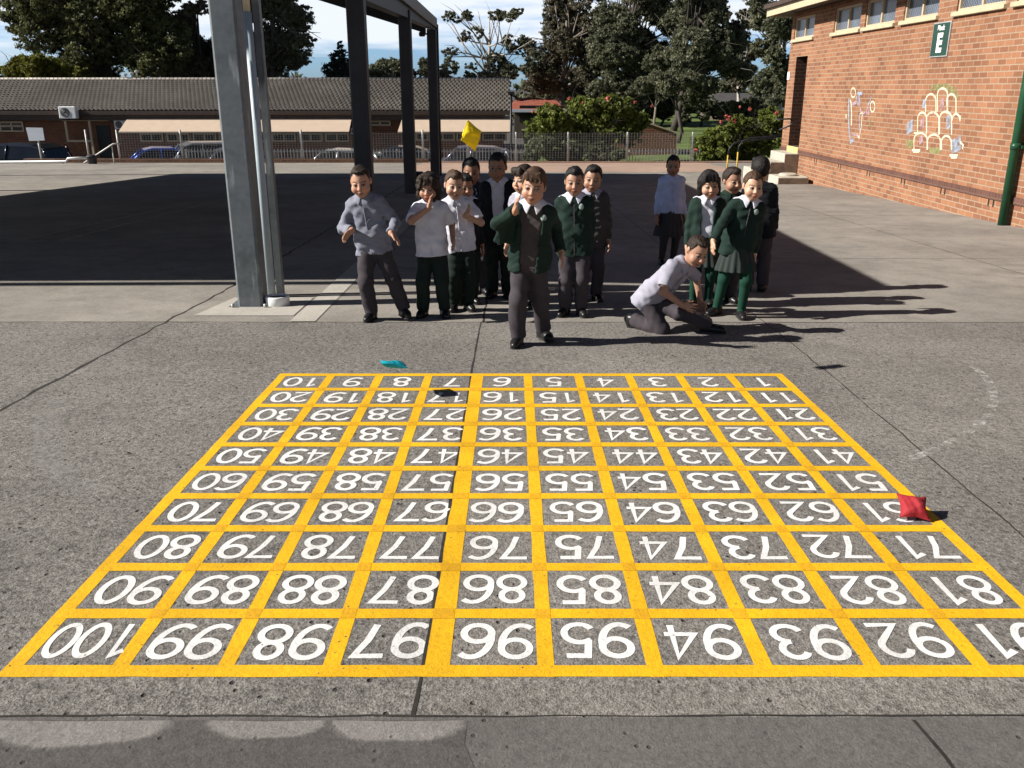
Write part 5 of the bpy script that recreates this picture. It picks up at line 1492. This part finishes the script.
    if top_wear in ('shirt', 'cardigan') and yaw < 100:
        F = Field(); th = .066*cb+(.017 if top_wear == 'shirt' else .022)
        a = P-T*(hem-.01)+FWt*(th+.010); b_ = C+T*.05+FWt*(th+.001)
        F.cone(a, b_, .0055, .005, 0); 
        if top_wear == 'cardigan': emit(F, 'zip', M['dark_steel'], .0045)
        else: emit(F, 'placket', CL[top_col], .0045)
    if extra: extra(locals())
    return root
A1, A2, A3, A4 = (.40,.225,.145), (.30,.155,.090), (.48,.29,.19), (.36,.20,.125)
person('boy in grey blue long sleeved shirt standing with feet apart near the downpipe', (377, 319), (368, 162), yaw=-4, lean=(-.045,-.02),
  hands={-1:(352,230,-.20), 1:(391,233,-.20)}, feet={-1:(-.035,-.02,.062), 1:(.205,.03,.062)}, head=(4,14,-4), poles={-1:(-.5,.5,-.3), 1:(.5,.6,-.3)},
  handdir={-1:(-.6,-.3,-.6), 1:(.7,-.2,-.7)}, foot_yaw=(-8,28), skin=A1, hair='dark', style='buzz', top_wear='shirt', top_col='grey_shirt', collar='grey_shirt', seed=1, smile=1, hem=.05)
person('curly haired child in a white polo shirt holding one hand up to the face', (434, 316), (432, 171), yaw=0, lean=(-.01,-.01),
  hands={-1:(429,208,-.15), 1:(453,240,-.03)}, feet={-1:(-.085,.0,.062), 1:(.085,.0,.062)}, head=(-4,8,3), poles={-1:(-.9,-.1,-.6)}, handdir={-1:(.15,.15,1)},
  skin=A1, hair='dark', style='curly', top_wear='shirt', top_col='white', sleeves='short', collar='white', bot_col='trouser_dark', seed=2, smile=0, hem=.055, foot_yaw=(-14,14))
person('boy with short brown hair in a white polo behind the curly haired child', (461, 310), (453, 168), yaw=10, lean=(-.03,-.02),
  hands={1:(465,216,-.14), -1:(450,240,0)}, head=(5,6,4), poles={1:(.7,.4,-.5)}, handdir={1:(.5,-.3,.8)}, skin=A3, hair='brown', style='short', top_wear='shirt', top_col='white', sleeves='short', bot_col='trouser_dark', seed=3, smile=1, hem=.055)
person('boy with black hair in a dark jacket squeezed in behind the two white polo shirts', (466, 303), (462, 171), yaw=14, head=(8,8,0), skin=A2, hair='black', style='short',
  top_wear='cardigan', top_col='dark', collar='white', bot_col='trouser_dark', seed=4, smile=1)
person('boy in a navy blue shirt standing in shade under the flying yellow bean bag', (477, 293), (471, 156), yaw=4, lean=(-.03,0), head=(0,4,0), skin=A2, hair='black', style='short',
  top_wear='shirt', top_col='navy', collar='navy', bot_col='trouser', seed=5, smile=0, hem=.05)
person('girl in long open dark cardigan over a white shirt, standing in shade', (500, 297), (497, 150), yaw=-4, head=(-4,6,0), lean=(-.01,0), skin=A2, hair='black', style='tied',
  top_wear='open', top_col='dark', under='white', collar='white', bot_col='trouser_dark', seed=6, smile=1, hem=.14, openw=.034)
person('dark haired child in a white collared shirt mostly hidden behind the throwing boy', (527, 306), (521, 163), yaw=-25, head=(-20,4,0), lean=(-.02,0), skin=A3, hair='dark', style='full',
  top_wear='shirt', top_col='pale_shirt', collar='white', bot_col='trouser', seed=7, smile=0)
def panel(L):
    emit, SXt, FWt, T, N, E, W, SH_, loc = [L[k] for k in ('emit','SXt','FWt','T','N','E','W','SH_','loc')]
    F = Field(); tip = loc(495, 241, -.10); root_ = L['P']+T*.10-SXt*.085+FWt*.03
    top0 = SH_[-1]+FWt*.02-T*.02
    for i in range(11):
        f = i/10
        a = top0*(1-f)+(E[-1]*.6+W[-1]*.4)*f; b = root_*(1-f)+tip*f
        F.cone(a+FWt*.012*math.sin(f*9), b+FWt*.016*math.sin(f*11), .014, .010, .014)
    emit(F, 'jacket_flap', CL['green'], .006, folds(.003, 9))
    F = Field(); q = L['P']-SXt*.085-T*.03+FWt*.045
    for i in range(5): F.cone(q+SXt*.012*i+T*.06, q+SXt*.014*i-T*(.042-.012*i)+FWt*.008, .012, .010, .012)
    emit(F, 'shirt_tail', CL['white'], .005, folds(.002, 4))
person('boy in grey vest and open green jacket stepping forward, one arm raised after throwing', (529, 343), (537, 164), yaw=-6, lean=(.02,-.03), hip=(.0,-.02,0),
  hands={-1:(515,212,-.26), 1:(561,252,.02)}, feet={-1:(-.075,-.05,.062), 1:(.095,.10,.066)}, head=(-2,6,6), poles={-1:(-.9,.0,-.6), 1:(.15,.9,0)}, handdir={-1:(.1,-.35,.9)},
  foot_yaw=(-6,32), skin=A1, hair='brown', style='full', top_wear='open', top_col='green', under='vest', collar='white', badge=True, badge_x=.075, openw=.048, seed=8, smile=1, hem=.06, extra=panel)
person('boy in a zipped green jacket and grey trousers standing just right of the throwing boy', (573, 315), (570, 164), yaw=-4, head=(2,5,0), lean=(-.01,0), hands={1:(589,246,0), -1:(560,240,.02)}, skin=A1, hair='black', style='short',
  top_wear='cardigan', top_col='green', collar='white', badge=True, seed=9, smile=0, foot_yaw=(-20,14), hem=.08)
person('smiling boy in a dark grey jumper looking over the shoulder of the boy in green', (589, 300), (589, 163), yaw=2, head=(-8,4,6), lean=(.0,0), skin=A4, hair='black', style='short',
  top_wear='cardigan', top_col='vest', collar='pale_shirt', seed=10, smile=1)
person('girl in pale blue shirt and dark skirt standing alone in shade at the back', (667, 264), (669, 153), yaw=6, head=(-14,6,0), skin=A2, hair='black', style='tied',
  top_wear='shirt', top_col='blue_shirt', collar='blue_shirt', bottom='skirt', bot_col='tights_dark', seed=11, smile=0, hem=.015, skirt_len=.25, foot_yaw=(-10,10))
person('girl with a black bob in an open green cardigan over a white shirt', (700, 306), (701, 168), yaw=-6, head=(6,10,-4), lean=(.0,-.02), skin=A3, hair='black', style='bob',
  top_wear='open', top_col='green', under='white', collar='white', bottom='skirt', bot_col='skirt', seed=12, smile=0, hem=.09, openw=.036, skirt_len=.20)
person('boy in a green jacket peering between the two girls in green', (722, 302), (721, 165), yaw=6, head=(14,4,0), skin=A4, hair='dark', style='short',
  top_wear='cardigan', top_col='green', collar='green', bot_col='trouser', seed=13, smile=0)
person('girl in zipped green cardigan, pleated skirt and green tights before the back-turned child', (730, 316), (742, 168), yaw=2, lean=(.055,-.01), hip=(.015,0,0), head=(2,6,3),
  hands={-1:(712,243,-.20), 1:(754,256,0)}, feet={-1:(-.10,.05,.062), 1:(.07,-.06,.062)}, handdir={-1:(-.1,-.2,-1)}, poles={-1:(-.4,.6,-.3)}, foot_yaw=(-50,-4), skin=A3, hair='brown', style='tied',
  top_wear='cardigan', top_col='green', collar='white', badge=True, bottom='skirt', bot_col='skirt', seed=14, smile=0, hem=.07, skirt_len=.185)
person('child in a dark jacket with the back turned, behind the girl in green tights', (754, 291), (747, 155), yaw=168, head=(10,0,0), lean=(-.03,0), skin=A4, hair='black', style='full',
  top_wear='cardigan', top_col='dark', collar=None, bot_col='trouser', seed=15, smile=0)
person('boy in a pale short sleeved shirt crouching low with one arm reaching to the ground', (668, 330), (686, 240), yaw=48, hip=(-.14,.02,.235-.555), lean=(.205,-.10), head=(-22,24,8), height=1.13,
  hands={-1:(682,305,-.20), 1:(700,300,.10)}, feet={-1:(634,320,.08,'toe'), 1:(.275,-.07,.064)}, knees={-1:(.75,-.7,-.25), 1:(.1,-1,.02)}, poles={-1:(-.6,-.2,-.3), 1:(.2,.5,.3)},
  handdir={-1:(.9,-.25,-.25)}, foot_yaw=(0,20), skin=A1, hair='dark', style='buzz', top_wear='shirt', top_col='pale_shirt', sleeves='short', collar='pale_shirt', bottom='trousers', bot_col='trouser', seed=16, smile=1, hem=.08)

# ------------------------------------------------------------------ bean bags
def beanbag(name, label, c, size, mat, rot, sag=0.0, seam=None, pinch=.21, pre=0, fat=.5):
    """pillow of cloth: two bulged squares with pinched corners"""
    t = thing(name, label, 'bean bag', c); n = 28; V = []; 
    for sgn in (1, -1):
        for i in range(n+1):
            for j in range(n+1):
                a, b = i/n*2-1, j/n*2-1
                bul = (max(0, 1-a*a)**.55)*(max(0, 1-b*b)**.55)
                pin = 1-pinch*(1-abs(a*b)**1.4)*max(abs(a), abs(b))**2
                x, y = a*pin, b*pin
                V.append((x, y, sgn*fat*bul*(1+.12*math.sin(5*a+3*b))+.05*math.sin(3*a-2*b)+.022*math.sin(13*a+4*b)*bul+.018*math.sin(11*b-6*a)*bul))
    V = np.array(V)*size; N1 = (n+1)**2; Q = []
    for k in (0, 1):
        for i in range(n):
            for j in range(n):
                p = k*N1+i*(n+1)+j; q = (p, p+n+1, p+n+2, p+1); Q.append(q if k == 0 else q[::-1])
    Mx = np.array(Matrix.Rotation(rot[2], 3, 'Z') @ Matrix.Rotation(rot[1], 3, 'Y') @ Matrix.Rotation(rot[0], 3, 'X') @ Matrix.Rotation(pre, 3, 'Z')); V = V @ Mx.T
    if sag: V[:, 2] -= V[:, 2].min()
    link('cover', np_mesh('cover', V, np.array(Q), True), mat, t)
    m = MB(); e = []
    idx = [i*(n+1) for i in range(n+1)] + [n*(n+1)+j for j in range(1, n+1)] + [i*(n+1)+n for i in range(n-1, -1, -1)] + [j for j in range(n-1, -1, -1)]
    m.tube([tuple(V[i]) for i in idx], size*.03, 5, False); m.build('seam', seam or mat, t, True)
    return t
def bag_mat(name, c): return cloth_mat(name, c, .3, .7, .1)
M['bag_red'] = bag_mat('red_bag_cloth', (.30,.022,.028)); M['bag_yellow'] = bag_mat('yellow_bag_cloth', (.85,.58,.01)); M['bag_teal'] = bag_mat('teal_bag_cloth', (.005,.26,.33))
g_ = gnd(914, 519)
beanbag('bean_bag', 'red bean bag lying on number 61 at the right edge of the grid', (g_.x, g_.y+.02, g_.z+.004), .054, M['bag_red'], (R(27), R(4), R(-8)), 1, pinch=.19, fat=.6)
E_ = math.tan(SUN_EL)
def air(ug, vg, u, v):
    """height above the ground shadow: walk back along the sun ray"""
    gpt = gnd(ug, vg); best = None
    for k in range(1, 600):
        q = gpt - dv*(k*.006); d = q - Vector((0,0,CAM_H)); zc = d.y*cp - d.z*sp; uu = 512+FOC*d.x/zc; vv = 384-FOC*(d.y*sp+d.z*cp)/zc
        e = (uu-u)**2+(vv-v)**2
        if best is None or e < best[0]: best = (e, q)
    print('air', best[0]); return best[1]
q = air(830, 367, 472, 134)
beanbag('bean_bag', 'yellow bean bag flying in the air above the children', q, .058, M['bag_yellow'], (R(84), R(-14), R(48)), pinch=.05, pre=R(45))
q = air(446, 393, 395, 362)
beanbag('bean_bag', 'teal bean bag flying low above the top of the grid near number 8', q, .070, M['bag_teal'], (R(-13), R(12), R(10)), fat=.28, pinch=.08)

# ------------------------------------------------------------------ parked cars
M['rubber'] = mat_simple('tyre_rubber', (.018,.018,.018), .8); M['rim'] = mat_simple('alloy_rim', (.4,.4,.42), .3, .8, .1)
M['lamp_clear'] = mat_simple('headlight_glass', (.75,.75,.78), .1, 0, .05, spec=.8); M['lamp_red'] = mat_simple('tail_light_glass', (.35,.01,.01), .15, 0, .1, spec=.8)
def car_paint(name, c, metal=.5):
    t = NT(name); t.color(c); t.set(.28, metal, .5); t.b.inputs['Coat Weight'].default_value = .6; t.b.inputs['Coat Roughness'].default_value = .06; return t.m
def car(label, x, y, rot, paint, kind='hatch', L=4.2, Hh=1.48, Wd=1.74):
    r = thing('parked_car', label, 'car', (0, 0, 0), 'cars parked behind the fence')
    # side profile, x forward
    a = L/2
    if kind == 'wagon': roof = [(.62,.93),(.15,1.42),(-.2,1.48),(-1.3,1.44),(-1.75,1.30),(-2.0,.95)]
    elif kind == 'suv': roof = [(.75,1.05),(.35,1.55),(0,1.66),(-1.4,1.64),(-1.85,1.50),(-2.0,1.05)]
    else: roof = [(.78,.92),(.25,1.38),(-.1,1.46),(-.9,1.44),(-1.45,1.28),(-1.85,.98)]
    k = L/4.2; roof = [(p*k, q) for p, q in roof]; belt = roof[0][1]
    low = [(-a, .45), (-a+.02, belt-.12), (roof[-1][0], belt), (roof[0][0], belt), (a-.35, belt-.16), (a-.06, belt-.30), (a, .50), (a-.05, .28), (-a+.06, .28)]
    def loft(m, prof, w0, w1, zlo, zhi):
        n = len(prof); vs = []
        secs = [(-1, .93), (-.86, 1), (.86, 1), (1, .93)]
        for sgn, sc in secs:
            for (px, pz) in prof:
                f = min(1, max(0, (pz-zlo)/(zhi-zlo))); w = w0+(w1-w0)*f
                cx = 0 if abs(sgn) < .9 else 1
                vs.append((px*(1-.02*cx), sgn*w/2, pz-(.025*cx if pz > zlo+.3 else 0)))
        fs = []
        for s in range(3):
            for i in range(n):
                j = (i+1) % n; fs.append((s*n+i, s*n+j, s*n+n+j, s*n+n+i))
        fs.append(tuple(range(n))); fs.append(tuple(range(3*n, 4*n))[::-1]); m.add(vs, fs)
    m = MB(); m.smooth = False; loft(m, low, Wd, Wd*.96, .28, belt); m.build('body', paint, r, True)
    m = MB(); gl = [(roof[0][0]-.02, belt+.006)]+[(p, q-.06) for p, q in roof[1:-1]]+[(roof[-1][0]+.02, belt+.006)]
    loft(m, gl, Wd*.93, Wd*.76, belt, Hh); m.build('window', M['car_glass'], r, True)
    m = MB(); rp = [(p, q) for p, q in roof[1:-1]]; rp2 = [(p, q-.055) for p, q in reversed(roof[1:-1])]
    loft(m, rp+rp2, Wd*.80, Wd*.78, belt, Hh); m.build('roof', paint, r, True)
    m = MB()
    for sgn in (-1, 1):
        def sd(p, q): f = min(1, max(0, (q-belt)/(Hh-belt))); return (p, sgn*(Wd*.93+(Wd*.78-Wd*.93)*f)/2*1.005, q)
        for e0, e1, rr_ in ((roof[0], roof[1], .035), (roof[-1], roof[-2], .05)):
            m = MB(); m.tube([sd(*e0), sd(*e1)], rr_, 6); m.build('pillar', paint, r, True)
        mp_ = (-.35*k, belt); m = MB(); m.tube([sd(*mp_), sd(mp_[0]-.08, roof[2][1]-.05)], .035, 6); m.build('pillar', paint, r, True)
    for sx_ in (a*.62, -a*.62):
        for sgn in (-1, 1):
            m = MB(); yy = sgn*(Wd/2-.09); m.smooth = True
            m.tube([(sx_, yy-.09, .31), (sx_, yy+.09+.012, .31)], .31, 20); w_ = m.build('wheel', M['rubber'], r, True)
            m = MB(); m.tube([(sx_, yy+sgn*.09, .31), (sx_, yy+sgn*.112, .31)], .19, 14); m.build('rim', M['rim'], w_, True)
    for sgn in (-1, 1):
        m = MB(); m.bbox((a-.20, sgn*Wd*.36-.17, belt-.34), (a-.005, sgn*Wd*.36+.17, belt-.19), .03); m.build('headlight', M['lamp_clear'], r, True)
        m = MB(); m.bbox((-a-.01, sgn*Wd*.40-.12, belt-.32), (-a+.10, sgn*Wd*.40+.12, belt-.08), .03); m.build('tail_light', M['lamp_red'], r, True)
        m = MB(); m.bbox((roof[0][0]-.22, sgn*(Wd/2+.09)-.09, belt+.0), (roof[0][0]-.08, sgn*(Wd/2+.09)+.09, belt+.14), .03); m.build('wing_mirror', paint, r, True)
    m = MB(); m.bbox((a-.04, -.32, .50), (a+.012, .32, .62), .01); m.build('number_plate', M['white'], r, True)
    r.location = (x, y, -2.38); r.rotation_euler = (0, 0, rot); return r
PC = {'blue': car_paint('blue_car_paint', (.02,.08,.40)), 'silver': car_paint('silver_car_paint', (.42,.43,.45), .7), 'grey': car_paint('grey_violet_car_paint', (.20,.20,.26), .6), 'dark': car_paint('dark_navy_car_paint', (.012,.014,.022)), 'pearl': car_paint('pale_silver_car_paint', (.55,.55,.53), .5)}
def cx_(u, Y): return at(u, 155, Y).x
car('dark navy large car at the left edge behind the white pipe rail', cx_(10, 38), 38, R(172), PC['dark'], 'suv', 4.7, 1.7, 1.85)
car('bright blue hatchback parked facing left under the beige awning', cx_(150, 38.5), 38.5, R(205), PC['blue'])
car('silver van like car parked between the blue and the violet grey car', cx_(191, 38.8), 38.8, R(207), PC['silver'], 'suv', 4.2, 1.62)
car('violet grey car partly hidden by the pale steel column', cx_(222, 38.5), 38.5, R(208), PC['grey'])
car('pale silver wagon seen side on behind the picket fence', cx_(330, 37.3), 37.3, R(180), PC['pearl'], 'wagon', 4.6, 1.5)
car('dark car behind the fence right of the second shelter column', cx_(395, 39.5), 39.5, R(182), PC['dark'], 'hatch')
car('silver grey car behind the fence below the flying yellow bag', cx_(462, 39.5), 39.5, R(180), PC['grey'], 'wagon', 4.5)
